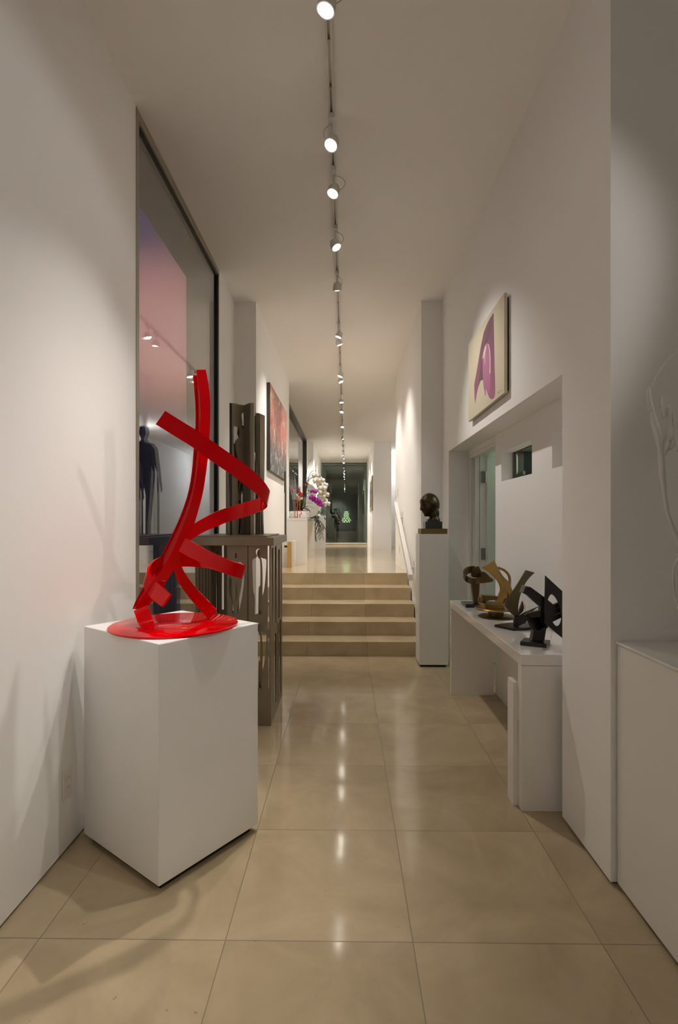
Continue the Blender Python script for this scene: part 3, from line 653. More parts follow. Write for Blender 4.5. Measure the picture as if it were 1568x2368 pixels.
# head: sculpted ellipsoid; local +x is where the face looks, then turned
def head_mesh():
    bm = NB(); bmesh.ops.create_icosphere(bm, subdivisions=6, radius=1.0)
    G = lambda p, c, s: math.exp(-sum(((p[i] - c[i]) / s[i]) ** 2 for i in range(3)))
    for v in bm.verts:
        p = v.co.normalized(); x, y, z = p
        # ellipsoid head, narrower jaw
        k = 1.0
        jaw = max(0.0, -z - 0.05)
        wx, wy, wz = 0.106, 0.078, 0.118
        q = Vector((x * wx, y * wy * (1 - 0.30 * jaw), z * wz))
        if x > 0: q.x += jaw * 0.012
        if x < 0: q.x *= 1.0 - 0.35 * jaw
        d = 0.0
        ay = abs(y)
        d += 0.010 * G(p, (0.80, y, 0.52), (0.34, 1, 0.20)) * (1 if ay < 0.72 else 0.4)     # fringe roll
        d += 0.026 * G(p, (0.98, 0, -0.16), (0.5, 0.13, 0.14))       # nose tip
        d += 0.014 * G(p, (0.98, 0, 0.02), (0.5, 0.10, 0.20))        # bridge
        d += 0.006 * G(p, (0.90, 0, 0.20), (0.5, 0.60, 0.06))        # brow
        d -= 0.013 * (G(p, (0.90, 0.32, 0.06), (0.4, 0.17, 0.10)) + G(p, (0.90, -0.32, 0.06), (0.4, 0.17, 0.10)))   # sockets
        d += 0.005 * (G(p, (0.90, 0.32, 0.05), (0.4, 0.10, 0.05)) + G(p, (0.90, -0.32, 0.05), (0.4, 0.10, 0.05)))   # lids
        d += 0.006 * (G(p, (0.75, 0.52, -0.12), (0.4, 0.22, 0.16)) + G(p, (0.75, -0.52, -0.12), (0.4, 0.22, 0.16))) # cheekbones
        d += 0.013 * G(p, (0.90, 0, -0.40), (0.5, 0.22, 0.055)) + 0.011 * G(p, (0.86, 0, -0.51), (0.5, 0.18, 0.05)) # lips
        d -= 0.006 * G(p, (0.88, 0, -0.455), (0.5, 0.24, 0.02))
        d -= 0.005 * G(p, (0.82, 0, -0.61), (0.5, 0.22, 0.05))
        d += 0.016 * G(p, (0.66, 0, -0.76), (0.45, 0.26, 0.13))      # chin
        d += 0.008 * G(p, (-0.7, 0, 0.2), (0.5, 1.2, 0.6))           # hair mass
        v.co = q + p * d
    # ears
    for s in (1, -1):
        r = bmesh.ops.create_icosphere(bm, subdivisions=3, radius=1.0)
        for v in r['verts']:
            x, y, z = v.co; rr = math.hypot(x, z); dent = 0.55 if rr < 0.55 and y * s > 0 else 1.0
            v.co = Vector((-0.012 + x * 0.019 - z * 0.005, s * (0.074 + y * s * 0.010 * dent), -0.008 + z * 0.030))
    return bm
bm = head_mesh()
# neck with the roll of hair at the nape
nk = NB()
rings = [(-0.015, 0.018, 0.034, 0.034), (-0.07, 0.012, 0.042, 0.041), (-0.10, 0.000, 0.043, 0.042), (-0.135, -0.010, 0.043, 0.043), (-0.165, -0.014, 0.049, 0.048), (-0.185, -0.014, 0.051, 0.050), (-0.20, -0.012, 0.052, 0.052), (-0.225, -0.010, 0.055, 0.055)]
prev = None
for z, xo, rx, ry in cr(rings, 26):
    ring = [nk.verts.new((xo - 0.022 + rx * math.cos(a) * (1.12 if math.cos(a) < 0 else 1.0), ry * math.sin(a), z)) for a in [2 * PI * k / 28 for k in range(28)]]
    if prev:
        for k in range(28): nk.faces.new((prev[k], prev[(k + 1) % 28], ring[(k + 1) % 28], ring[k]))
    else: nk.faces.new(ring)
    prev = ring
nk.faces.new(prev[::-1])
hc = on_y(993.5, 1167.5, 5.01)
# cap of hair: thicker shell with a fringe over the brow, running down to the nape
hb = NB(); bmesh.ops.create_icosphere(hb, subdivisions=5, radius=1.0)
for v in hb.verts:
    x, y, z = v.co.normalized(); ay = abs(y)
    edge = 0.30 if x > 0.55 else (0.30 - (0.55 - x) * 0.9 if x > 0.0 else -0.20 - max(0, -x) * 0.45)   # lower hem of the hair
    k = 1.0 if z > edge else max(0.80, 1.0 - (edge - z) * 3.0)
    g = 1.075 + (0.035 if (0 < z - edge < 0.25 and x > 0.3) else 0.0) + 0.006 * math.sin(22 * math.atan2(y, z + 0.2)) * (1 if z > edge else 0)
    v.co = Vector((x * 0.106 * g * k - 0.003, y * 0.079 * g * k, z * 0.118 * (1.04 if z > 0 else 1.0) * k))
R = Matrix.Translation(hc) @ Matrix.Rotation(math.radians(180 + 34), 4, 'Z') @ Matrix.Rotation(math.radians(12), 4, 'Y') @ Matrix.Scale(0.93, 4)
bm.transform(R); 
hd = obj('head', bm, BRONZE, bt, True)
hb.transform(R); obj('hair', hb, BRONZE, hd, True)
nb = NB(); bmesh.ops.create_icosphere(nb, subdivisions=4, radius=1.0)
for v in nb.verts:
    x, y, z = v.co; v.co = Vector((-0.046 + x * 0.050 - z * 0.012, y * 0.054, -0.105 + z * 0.072 + 0.006 * math.sin(y * 9)))
nb.transform(R); obj('nape_hair', nb, BRONZE, hd, True)
R2 = Matrix.Translation(Vector((hc.x + 0.012, hc.y, hc.z))) @ Matrix.Rotation(math.radians(180 + 24), 4, 'Z')
zb_ = z3_ - hc.z
for v in nk.verts:
    if v.co.z < -0.11: v.co.z = -0.11 + (v.co.z + 0.11) * ((zb_ + 0.11) / (-0.225 + 0.11))
nk.transform(R2); obj('neck', nk, BRONZE, bt, True)
# ================================================================ CABINET AND CLEAR SCULPTURE, FRONT RIGHT
KX, KY1, KZ = 1.012, 1.957, 0.905
cb = thing('cabinet', 'low white built-in cabinet at the right edge below the clear sculpture', 'cabinet', (1.3, 0.9, 0))
obj('body', box(NB(), KX, 1.775, -1.6, KY1, 0.016, KZ, 0.003), SATIN, cb)
obj('top_panel', box(NB(), KX - 0.004, 1.775, -1.6, KY1 + 0.004, KZ + 0.002, KZ + 0.012, 0.002), LACQ, cb)
obj('recessed_foot', box(NB(), KX + 0.02, 1.77, -1.58, KY1 - 0.01, 0, 0.017), DARKGAP, cb)
CT_Z = KZ + 0.012
RESIN = mat('clear_cast_resin', (0.88, 0.865, 0.84), 0.05, coat=1.0, trans=0.45, ior=1.42, var=0.03)
ds = thing('drip_sculpture', 'clear resin sculpture of hanging drips on the cabinet at the right edge', 'sculpture', (1.27, 1.75, CT_Z))
YD = 1.74; AXD = on_y(1668, 1200, YD).x
def mirx(p): return Vector((2 * AXD - p.x, p.y, p.z))
def dpt(px, py, dy=0.0): return on_y(px, py, YD + dy)
def drip(name, pts, rad, flat=1.0):
    P = cr([dpt(*p) for p in pts], 40); R_ = [max(0.0008, v.x * 0.85) * min(1.0, math.sqrt((min(i, 40 - i) + 0.15) / 4.0)) for i, v in enumerate(cr([(r, 0, 0) for r in rad], 40))]
    for mir in (False, True):
        Q = [mirx(p) for p in P] if mir else P
        bm = tube(NB(), Q, R_, 12)
        for k, v in enumerate(bm.verts): v.co += Vector((1, 1, 1)) * (pnoise(v.co * 45) * 0.0034)
        obj(name, bm, RESIN, ds, True)
drip('rim_strand', [(1668, 792), (1610, 796), (1568, 812), (1542, 835), (1520, 864), (1504, 896)], [0.0022, 0.0022, 0.0022, 0.0024, 0.0030, 0.0045])
drip('side_drip', [(1503, 893), (1500, 912), (1502, 930), (1507, 952)], [0.004, 0.0085, 0.010, 0.006])
drip('body_drip', [(1510, 935), (1512, 970), (1521, 1000), (1528, 1040), (1531, 1090), (1536, 1140), (1543, 1185), (1556, 1222), (1578, 1275), (1600, 1335), (1618, 1400), (1624, 1470)], [0.006, 0.013, 0.015, 0.010, 0.012, 0.009, 0.008, 0.009, 0.010, 0.011, 0.014, 0.02])
drip('front_drip', [(1528, 918), (1529, 945), (1533, 966), (1541, 960), (1546, 942)], [0.007, 0.006, 0.004, 0.004, 0.007], 1)
drip('front_drip', [(1547, 938), (1546, 965), (1544, 1000), (1540, 1030), (1533, 1060)], [0.010, 0.008, 0.006, 0.013, 0.006])
drip('front_drip', [(1560, 948), (1558, 975), (1558, 1005), (1554, 1028), (1545, 1040)], [0.005, 0.004, 0.003, 0.012, 0.006])
drip('front_drip', [(1590, 930), (1592, 970), (1586, 1020), (1566, 1045)], [0.008, 0.007, 0.006, 0.004])
drip('lower_strand', [(1600, 1262), (1572, 1285), (1558, 1315), (1557, 1345), (1562, 1380), (1574, 1420), (1590, 1470)], [0.004, 0.0035, 0.004, 0.005, 0.004, 0.004, 0.006])
bm = NB(); lathe(bm, [(0.10, 0), (0.105, 0.004), (0.10, 0.03), (0.06, 0.045)], (AXD, YD, CT_Z), 40); auto_smooth(obj('foot', bm, RESIN, ds))

# ================================================================ OUTLETS AND SWITCHES
PLW = mat('white_plastic_plate', (0.74, 0.72, 0.69), 0.35)
def outlet(name, c, label, cat, w=0.072, h=0.116, side=1, sw=False):
    """plate on a wall x = const; side = +1 faces +x"""
    t = thing(name, label, cat, c); X, Y, Z = c
    a, b = sorted((X, X + side * 0.006)); obj('cover_plate', box(NB(), a, b, Y - w / 2, Y + w / 2, Z - h / 2, Z + h / 2, 0.002), PLW, t)
    xa, xb = sorted((X + side * 0.0055, X + side * 0.0085))
    if sw: obj('rocker', box(NB(), xa, xb, Y - 0.017, Y + 0.017, Z - 0.033, Z + 0.033, 0.001), PLW, t)
    else:
        obj('insert', box(NB(), xa, xb, Y - 0.017, Y + 0.017, Z - 0.034, Z + 0.034, 0.001), PLW, t)
        for dz in (0.019, -0.019):
            bm = NB(); xs = sorted((X + side * 0.0083, X + side * 0.0088))
            for dy in (-0.006, 0.006): box(bm, xs[0], xs[1], Y + dy - 0.001, Y + dy + 0.001, Z + dz - 0.004, Z + dz + 0.004)
            obj('socket', bm, FRAME_DK, t)
    return t
p = on_x(154, 1808, XL); outlet('wall_outlet', (XL, p.y, p.z), 'white double wall outlet low on the left wall behind the big plinth', 'outlet')
p = on_x(914.5, 1145, XRN); outlet('light_switch', (XRN, min(p.y, YRP - 0.06), p.z), 'white light switch plate on the stair wall above the top of the handrail', 'switch', side=-1, sw=True, w=0.09, h=0.13)
p = on_x(919.5, 1140, XRN); outlet('light_switch', (XRN, p.y - 0.02, p.z), 'slim white switch plate just right of the other one above the handrail', 'switch', side=-1, sw=True, w=0.07)
p = on_x(924, 1270, XRN); outlet('wall_outlet', (XRN, p.y, p.z), 'white outlet low on the stair wall under the handrail', 'outlet', side=-1)
p = on_x(659, 1148, XLN); outlet('light_switch', (XLN, p.y, p.z), 'white switch plate on the left pier below the abstract painting', 'switch', side=1, sw=True)

# ================================================================ HANDRAIL
hr = thing('handrail', 'white square handrail sloping up the right side of the stairs', 'handrail', (0.72, 6.6, 1.2))
A = on_y(953, 1336, 5.72); B = on_y(917, 1160, 7.45)
hx = 0.712; A = Vector((hx, 5.74, 0.0)); 
zA = on_y(953, 1336, 5.74).z; zB = on_y(917, 1166, 7.45).z
bm = NB(); w_, h_ = 0.024, 0.034
vs = []
for (y, z) in ((5.74, zA), (7.47, zB)):
    for dx, dz in ((-w_, -h_), (w_, -h_), (w_, h_), (-w_, h_)): vs.append(bm.verts.new((hx + dx, y, z + dz)))
for f in ((3, 2, 1, 0), (4, 5, 6, 7), (0, 1, 5, 4), (1, 2, 6, 5), (2, 3, 7, 6), (3, 0, 4, 7)): bm.faces.new([vs[i] for i in f])
bmesh.ops.bevel(bm, geom=list(bm.edges), offset=0.002, segments=1, affect='EDGES')
obj('rail', bm, METAL_W, hr)
for y in (5.98, 7.15):
    z = zA + (zB - zA) * (y - 5.74) / 1.73 - 0.03
    br = obj('bracket', tube(NB(), [(hx, y, z), (XRN - 0.004, y, z)], 0.012, 10), METAL_W, hr)
    obj('bracket_plate', box(NB(), XRN - 0.006, XRN + 0.001, y - 0.03, y + 0.03, z - 0.08, z + 0.08, 0.001), METAL_W, br)

# ================================================================ BRONZES ON THE CONSOLE
def z3(u, v, Y): return on_y(1030 + u / 5.407, 1260 + v / 5.407, Y)
def slab(bm, pts, Y, th, bev=0.002):
    """polygon seen from the front, th deep"""
    fr = [bm.verts.new(z3(u, v, Y)) for u, v in pts]; bk = [bm.verts.new(a.co + Vector((0, th, 0))) for a in fr]
    n = len(pts); fs = [bm.faces.new(fr), bm.faces.new(bk[::-1])]
    for i in range(n): fs.append(bm.faces.new((fr[i], bk[i], bk[(i + 1) % n], fr[(i + 1) % n])))
    if bev: bmesh.ops.bevel(bm, geom=list({e for f in fs for e in f.edges}), offset=bev, segments=2, affect='EDGES')
    bmesh.ops.triangulate(bm, faces=[f for f in bm.faces if len(f.verts) > 4])
    return bm
def zstrip(A, B, th, n=40):
    a = [z3(u, v, y) for u, v, y in A]; b = [z3(u, v, y) for u, v, y in B]
    return strip(NB(), a, b, th, n)
T0 = CZ
BRZ_M = mat('mid_brown_bronze', (0.13, 0.092, 0.042), 0.36, metal=0.85, var=0.3, scale=18, bump=0.02)
s1 = thing('curl_sculpture', 'small brown bronze of a curled band on a post, farthest on the console', 'sculpture', (0.93, 3.87, T0))
obj('base', box(NB(), 0.868, 0.985, 3.785, 3.94, T0, T0 + 0.026, 0.001), BLKSTONE, s1)
bm = NB(); Yp = 3.845
tp = [z3(328, 480, Yp), z3(428, 480, Yp)]; bo = [z3(358, 745, Yp), z3(415, 745, Yp)]
z0_, z1q = T0 + 0.026, tp[0].z
vs = []
for z, (l, r), d in ((z0_, bo, 0.035), (z1q, tp, 0.05)):
    for x, y in ((l.x, Yp), (r.x, Yp), (r.x, Yp + d), (l.x, Yp + d)): vs.append(bm.verts.new((x, y, z)))
for f in ((3, 2, 1, 0), (4, 5, 6, 7), (0, 1, 5, 4), (1, 2, 6, 5), (2, 3, 7, 6), (3, 0, 4, 7)): bm.faces.new([vs[i] for i in f])
bmesh.ops.bevel(bm, geom=list(bm.edges), offset=0.002, segments=2, affect='EDGES')
obj('post', bm, BRZ_M, s1)
A_ = [(425, 408, 3.80), (370, 418, 3.79), (310, 410, 3.795), (258, 380, 3.82), (238, 338, 3.86), (258, 292, 3.905), (305, 268, 3.93), (368, 266, 3.94)]
B_ = [(425, 478, 3.80), (370, 490, 3.79), (310, 482, 3.795), (262, 452, 3.82), (236, 408, 3.86), (262, 370, 3.905), (310, 352, 3.93), (372, 350, 3.94)]
auto_smooth(obj('curled_band', zstrip(A_, B_, 0.018, 60), BRZ_M, s1), 40)
bm = NB(); slab(bm, [(345, 300), (415, 266), (462, 352), (492, 405), (470, 418), (340, 405), (325, 380)], 3.885, 0.02); obj('back_plate', bm, BRZ_M, s1)
bm = NB(); slab(bm, [(428, 405), (455, 405), (455, 345), (488, 338), (546, 384), (546, 396), (602, 434), (596, 462), (470, 480), (428, 480)], 3.825, 0.05); obj('jagged_wing', bm, BRZ_M, s1)
# s2 golden
s2 = thing('golden_sculpture', 'golden bronze of crossed curved blades on two round discs', 'sculpture', (1.0, 3.45, T0))
c2 = (0.995, 3.44)
bm = NB(); lathe(bm, [(0.118, 0), (0.122, 0.002), (0.122, 0.004), (0.118, 0.006)], (c2[0], c2[1], T0), 56); auto_smooth(obj('base_disc', bm, BRASS_DK, s2))
bm = NB(); lathe(bm, [(0.049, 0.006), (0.050, 0.008), (0.050, 0.050)], (c2[0] - 0.01, c2[1], T0), 40); auto_smooth(obj('base_drum', bm, BRASS_DK, s2))
bm = NB(); lathe(bm, [(0.128, 0.050), (0.130, 0.053), (0.130, 0.057), (0.127, 0.060)], (c2[0] - 0.014, c2[1], T0), 56); auto_smooth(obj('upper_disc', bm, BRASS, s2))
zt = T0 + 0.060
obj('block', box(NB(), z3(495, 760, 3.38).x, z3(742, 760, 3.38).x, 3.38, 3.50, zt, zt + 0.032, 0.002), BRASS, s2)
YA = 3.44
auto_smooth(obj('curved_blade', zstrip([(455, 285, YA - .03), (560, 350, YA - .03), (640, 430, YA - .02), (680, 500, YA - .01), (688, 560, YA), (655, 640, YA), (640, 730, YA)], [(556, 234, YA), (640, 330, YA), (700, 430, YA + .01), (748, 530, YA + .02), (775, 630, YA + .02), (728, 680, YA + .01), (712, 730, YA)], 0.012), BRASS, s2), 40)
auto_smooth(obj('curved_blade', zstrip([(540, 240, YA + .005), (640, 345, YA + .015), (718, 462, YA + .025), (766, 580, YA + .02), (800, 660, YA + .01)], [(605, 198, YA + .05), (655, 305, YA + .05), (712, 395, YA + .05), (795, 480, YA + .05), (850, 640, YA + .03)], 0.012), BRASS, s2), 40)
bm = NB(); slab(bm, [(640, 660), (770, 640), (850, 610), (850, 700), (745, 735), (640, 735)], YA + 0.03, 0.03); obj('blade_foot', bm, BRASS_DK, s2)
auto_smooth(obj('arched_rod', tube(NB(), cr([z3(655, 285, YA + .07), z3(735, 318, YA + .07), z3(790, 375, YA + .07), z3(806, 440, YA + .07), z3(800, 520, YA + .06)], 24), 0.009, 10), BRASS, s2), 40)
bm = NB(); slab(bm, [(465, 634), (655, 646), (655, 690), (560, 690), (500, 712), (470, 700)], YA - 0.02, 0.05); obj('side_bar', bm, BRASS_DK, s2)
bm = NB(); r = bmesh.ops.create_uvsphere(bm, u_segments=24, v_segments=16, radius=0.030)
pc = z3(458, 690, 3.47)
for v in bm.verts: v.co = Vector((v.co.x * 0.9, v.co.y, max(v.co.z, -0.012) * 1.25)) + pc
obj('dome', bm, BRASS_DK, s2, True)
# s3 blade
RIB = bpy.data.materials.new('ribbed_dark_bronze'); t_, b_ = nt(RIB); N_, L_ = t_.nodes, t_.links
b_.inputs['Base Color'].default_value = (0.13, 0.105, 0.06, 1); b_.inputs['Metallic'].default_value = 0.9; b_.inputs['Roughness'].default_value = 0.28
tc_ = N_.new('ShaderNodeTexCoord'); wv = N_.new('ShaderNodeTexWave'); wv.bands_direction = 'Z'; wv.inputs['Scale'].default_value = 42; wv.inputs['Distortion'].default_value = 3.5; wv.inputs['Detail'].default_value = 2
mp_ = N_.new('ShaderNodeMapping'); mp_.inputs['Rotation'].default_value = (0, 0.25, 0); L_.new(tc_.outputs['Object'], mp_.inputs[0]); L_.new(mp_.outputs[0], wv.inputs['Vector'])
bp_n = N_.new('ShaderNodeBump'); bp_n.inputs['Strength'].default_value = 0.6; bp_n.inputs['Distance'].default_value = 0.004; L_.new(wv.outputs['Fac'], bp_n.inputs['Height']); L_.new(bp_n.outputs[0], b_.inputs['Normal'])
s3 = thing('blade_sculpture', 'dark bronze with a tall ribbed blade rising from a flat triangular plate', 'sculpture', (1.0, 3.08, T0))
bm = prism(NB(), [(0.880, 3.10), (0.958, 2.99), (1.088, 3.03), (1.105, 3.18), (0.985, 3.17)], T0, T0 + 0.014, 0.0015); obj('base_plate', bm, BRONZE_BLK, s3)
YB = 3.07
auto_smooth(obj('ribbed_blade', zstrip([(1003, 317, YB + .06), (955, 400, YB + .04), (880, 520, YB + .01), (800, 640, YB - .01), (745, 742, YB - .02), (800, 832, YB - .01), (890, 900, YB)], [(1113, 348, YB + .08), (1040, 420, YB + .06), (975, 520, YB + .03), (930, 640, YB + .02), (910, 745, YB + .02), (906, 850, YB + .02), (925, 895, YB + .02)], 0.007, 60), RIB, s3), 40)
bm = NB(); slab(bm, [(870, 900), (950, 882), (1040, 860), (1010, 975), (930, 1010), (848, 1046), (860, 960)], YB - 0.02, 0.02); obj('folded_foot', bm, BRONZE_BLK, s3)
bm = NB(); slab(bm, [(970, 703), (988, 790), (972, 835), (915, 885), (930, 800)], YB + 0.02, 0.02); obj('spike', bm, BRONZE, s3)
bm = NB(); slab(bm, [(1172, 774), (1095, 822), (1010, 900), (920, 895), (1000, 848)], YB + 0.00, 0.02); obj('wing', bm, BRONZE, s3)
# s4 black
s4 = thing('geometric_sculpture', 'black angular metal sculpture with a pierced diamond plate, nearest on the console', 'sculpture', (0.96, 2.66, T0))
bm = prism(NB(), [(0.880, 2.645), (0.991, 2.590), (1.044, 2.675), (0.933, 2.735)], T0, T0 + 0.020, 0.002); obj('base_plate', bm, BRONZE_BLK, s4)
YC = 2.645
bm = NB(); slab(bm, [(1112, 1060), (1268, 1030), (1240, 1205), (1085, 1205)], YC, 0.045, 0.003); obj('stem', bm, BRONZE_BLK, s4)
auto_smooth(obj('curved_shell', zstrip([(985, 885, YC - .02), (1040, 960, YC - .03), (1085, 1040, YC - .03), (1150, 1080, YC - .03), (1215, 1060, YC - .03), (1275, 1020, YC - .02)], [(1165, 835, YC + .05), (1166, 900, YC + .05), (1180, 960, YC + .05), (1205, 1000, YC + .05), (1245, 1010, YC + .05), (1290, 990, YC + .05)], 0.012), BRONZE_BLK, s4), 40)
bm = NB(); slab(bm, [(1000, 880), (1060, 850), (1195, 822), (1200, 900), (1160, 905), (1050, 915)], YC - 0.01, 0.03); obj('shoulder', bm, BRONZE_BLK, s4)
bm = NB(); slab(bm, [(1043, 535), (1065, 526), (1242, 656), (1352, 745), (1330, 860), (1290, 840), (1204, 782), (1030, 628)], YC - 0.01, 0.05, 0.003); obj('bar', bm, BRONZE_BLK, s4)
bm = NB(); slab(bm, [(1003, 522), (1064, 527), (1043, 538), (1031, 628), (970, 606)], YC - 0.012, 0.06, 0.001); obj('bar_end', bm, BRONZE_BLK, s4)
bm = NB(); slab(bm, [(1196, 760), (1250, 770), (1250, 980), (1290, 1020), (1240, 1035), (1190, 950)], YC + 0.005, 0.04, 0.003); obj('upright', bm, BRONZE_BLK, s4)
YP2 = YC - 0.03
def uv2(u, v):
    p = z3(u, v, YP2); return (p.x, p.z)
hole = [(1275, 700), (1290, 650), (1322, 617), (1360, 640), (1400, 700), (1428, 780), (1446, 870), (1450, 930), (1432, 990), (1400, 1015), (1360, 995), (1322, 930), (1292, 850), (1277, 770)]
hole2 = cr([(a, b, 0) for a, b in hole + hole[:1]], 48)[:-1]
plate('diamond_plate', BRONZE_BLK, [uv2(*q_) for q_ in ((1247, 383), (1450, 570), (1535, 648), (1535, 1235), (1455, 1160), (1232, 975))], [[uv2(p.x, p.y) for p in hole2]], 0.008, (0, YP2, 0), (1, 0, 0), (0, 0, 1), s4)
bm = NB(); slab(bm, [(1330, 762), (1420, 720), (1460, 700), (1460, 760), (1335, 822)], YC, 0.02, 0.001); obj('cross_bar', bm, BRONZE_BLK, s4)
bm = NB(); slab(bm, [(1310, 850), (1335, 825), (1460, 770), (1460, 830), (1310, 905)], YC, 0.02, 0.001); obj('cross_bar', bm, BRONZE_BLK, s4)
bm = NB(); slab(bm, [(1310, 912), (1460, 842), (1460, 905), (1330, 970)], YC, 0.02, 0.001); obj('cross_bar', bm, BRONZE_BLK, s4)
# ================================================================ BRONZE FIGURE TABLE ON THE LEFT
FX = -0.500; FY0, FY1 = 3.465, 4.09; FZ = 1.205
ft = thing('figure_table', 'tall brown bronze table whose panels are pierced with human figures', 'table', (-0.75, 3.8, 0))
def f5(u, v):
    p = on_y(290 + u / 4.0205, 920 + v / 4.0195, FY0); return (p.x, p.z)
def ell(f, cu, cv, ru, rv, n=14): return [f(cu + ru * math.cos(2 * PI * k / n), cv + rv * math.sin(2 * PI * k / n)) for k in range(n)]
ztop = FZ
def smooth_loop(P, n=4):
    m = len(P); out = []
    for k in range(m):
        p0, p1, p2, p3 = (Vector((*P[(k + j) % m], 0)) for j in (-1, 0, 1, 2))
        for i in range(n):
            t = i / n; q_ = 0.5 * ((2 * p1) + (p2 - p0) * t + (2 * p0 - 5 * p1 + 4 * p2 - p3) * t * t + (3 * p1 - p0 - 3 * p2 + p3) * t ** 3); out.append((q_.x, q_.y))
    return out
body = smooth_loop([(1222, 1466), (1218, 1482), (1202, 1493), (1184, 1502), (1178, 1530), (1180, 1640), (1184, 1760), (1190, 1815), (1198, 1835), (1202, 1900), (1200, 2008), (1216, 2012), (1238, 2004), (1262, 2010), (1268, 1900), (1276, 1835), (1284, 1812), (1294, 1750), (1306, 1620), (1311, 1520), (1302, 1498), (1275, 1492), (1260, 1482), (1254, 1466), (1264, 1442), (1262, 1416), (1246, 1404), (1226, 1406), (1212, 1422), (1213, 1446)])
inner = smooth_loop([(1226, 1440), (1236, 1412), (1256, 1408), (1272, 1430), (1266, 1462), (1258, 1484), (1268, 1520), (1274, 1640), (1274, 1830), (1272, 2020), (1240, 2020), (1238, 1860), (1242, 1760), (1254, 1740), (1256, 1600), (1252, 1510), (1240, 1490), (1230, 1470)])
arm = [(1272, 1502), (1300, 1496), (1311, 1512), (1305, 1620), (1291, 1760), (1281, 1822), (1273, 1800)]
slit = [(1321, 1376), (1337, 1376), (1337, 1900), (1321, 1900)]; slit2 = [(1321, 1930), (1337, 1930), (1337, 2150), (1321, 2150)]
lo_l = [(965, 1650), (978, 1680), (990, 1700), (986, 1800), (1004, 1960), (1008, 2010), (990, 2010), (985, 1900), (963, 1830), (960, 1740)]
lo_c = [(1028, 1700), (1038, 1800), (1033, 1880), (1024, 1880), (1021, 1800)]
lo_r = [(1092, 1600), (1103, 1680), (1088, 1830), (1062, 1960), (1046, 2010), (1034, 2000), (1052, 1880), (1076, 1750)]
sh_l = [(978, 1540), (1004, 1520), (1014, 1545), (1006, 1600), (1000, 1650), (985, 1660), (968, 1620)]
sh_r = [(1046, 1530), (1075, 1530), (1100, 1560), (1092, 1590), (1064, 1660), (1050, 1620)]
def rect(u0, u1, v0, v1): return [(u0, v0), (u1, v0), (u1, v1), (u0, v1)]
# lower row of figures, same idea at the foot of the panel
low = [[(a, b + 690) for a, b in body], [(a, b + 690) for a, b in lo_l], [(a, b + 690) for a, b in lo_r], [(a, b + 690) for a, b in lo_c], rect(1326, 1334, 2230, 2700)]
holes = [[f5(*q_) for q_ in h] for h in [body, slit, slit2] + [smooth_loop(h_, 3) for h_ in (lo_l, lo_c, lo_r, sh_l, sh_r)] + low]
holes += [ell(f5, 1026, 1468, 15, 29), ell(f5, 1026, 2158, 15, 29)]
x0f = f5(945, 0)[0]
def outer(x0, x1, z0, z1): return [(x0, z0), (x1, z0), (x1, z1), (x0, z1)]
plate('front_panel', STEELBRZ, outer(x0f, FX, 0, ztop), [h for h in holes if min(p[1] for p in h) > 0.03], 0.012, (0, FY0 + 0.006, 0), (1, 0, 0), (0, 0, 1), ft)
for dv in (0, 690):
    pts_ = [on_y(290 + u / 4.0205, 920 + (v + dv) / 4.0195, FY0 + 0.05) for u, v in inner]
    if min(p.z for p in pts_) > 0.02: plate('inner_figure', STEELBRZ, [(p.x, p.z) for p in pts_], [], 0.01, (0, FY0 + 0.05, 0), (1, 0, 0), (0, 0, 1), ft)
    else: plate('inner_figure', STEELBRZ, [(p.x, max(0.02, p.z)) for p in pts_], [], 0.01, (0, FY0 + 0.05, 0), (1, 0, 0), (0, 0, 1), ft)
bm = NB(); xs = f5(1140, 0)[0]; box(bm, xs - 0.002, xs + 0.002, FY0 - 0.003, FY0 + 0.001, 0.52, ztop); obj('seam', bm, FRAME_DK, ft)
def zz(u, v):
    p = on_x(580 + u / 5.0417, 1230 + v / 5.0383, FX); return (p.y, p.z)
def sl(u0, u1, v0, v1, slope=0.0): return [zz(u0, v0), zz(u1, v0 - slope), zz(u1, v1 - slope), zz(u0, v1)]
sh = [sl(243, 262, 158, 1105, 20), sl(280, 300, 152, 1070, 15), sl(320, 338, 210, 1010, 15), sl(352, 358, 160, 985, 8), sl(364, 370, 200, 960, 5), sl(276, 300, 1190, 1990, 20), sl(313, 322, 1060, 1940, 10), sl(330, 352, 1035, 1900, 20), sl(358, 366, 1040, 1850, 8)]
zz2 = []
for h in sh:
    ys = [p[0] for p in h]; 
    if max(ys) < FY1 - 0.01 and min(ys) > FY0 + 0.02: zz2.append([(y, max(0.05, min(z, ztop - 0.02))) for y, z in h])
plate('side_panel', STEELBRZ, [(FY0 + 0.012, 0), (FY1, 0), (FY1, ztop), (FY0 + 0.012, ztop)], zz2, 0.012, (FX - 0.006, 0, 0), (0, 1, 0), (0, 0, 1), ft)
random.seed(3)
def slits(x0, x1, n, z0, z1):
    out = []
    for k in range(n):
        a = x0 + (x1 - x0) * (k + 0.3) / n; b = a + (x1 - x0) / n * random.uniform(0.25, 0.5)
        za, zb_ = z0 + random.uniform(0, .12), z1 - random.uniform(0, .15); zm = (za + zb_) / 2
        out.append([(a, za), (b, za), (b, zm - .02), (a, zm - .02)]); out.append([(a, zm + .02), (b, zm + .02), (b, zb_), (a, zb_)])
    return out
plate('back_panel', STEELBRZ, outer(-1.05, -0.84, 0, ztop), slits(-1.03, -0.86, 4, 0.05, ztop - 0.02), 0.012, (0, FY1 - 0.006, 0), (1, 0, 0), (0, 0, 1), ft)
plate('side_panel', STEELBRZ, [(3.62, 0), (FY1 - 0.012, 0), (FY1 - 0.012, ztop), (3.62, ztop)], slits(3.64, FY1 - 0.03, 5, 0.05, ztop - 0.02), 0.012, (-1.045, 0, 0), (0, 1, 0), (0, 0, 1), ft)
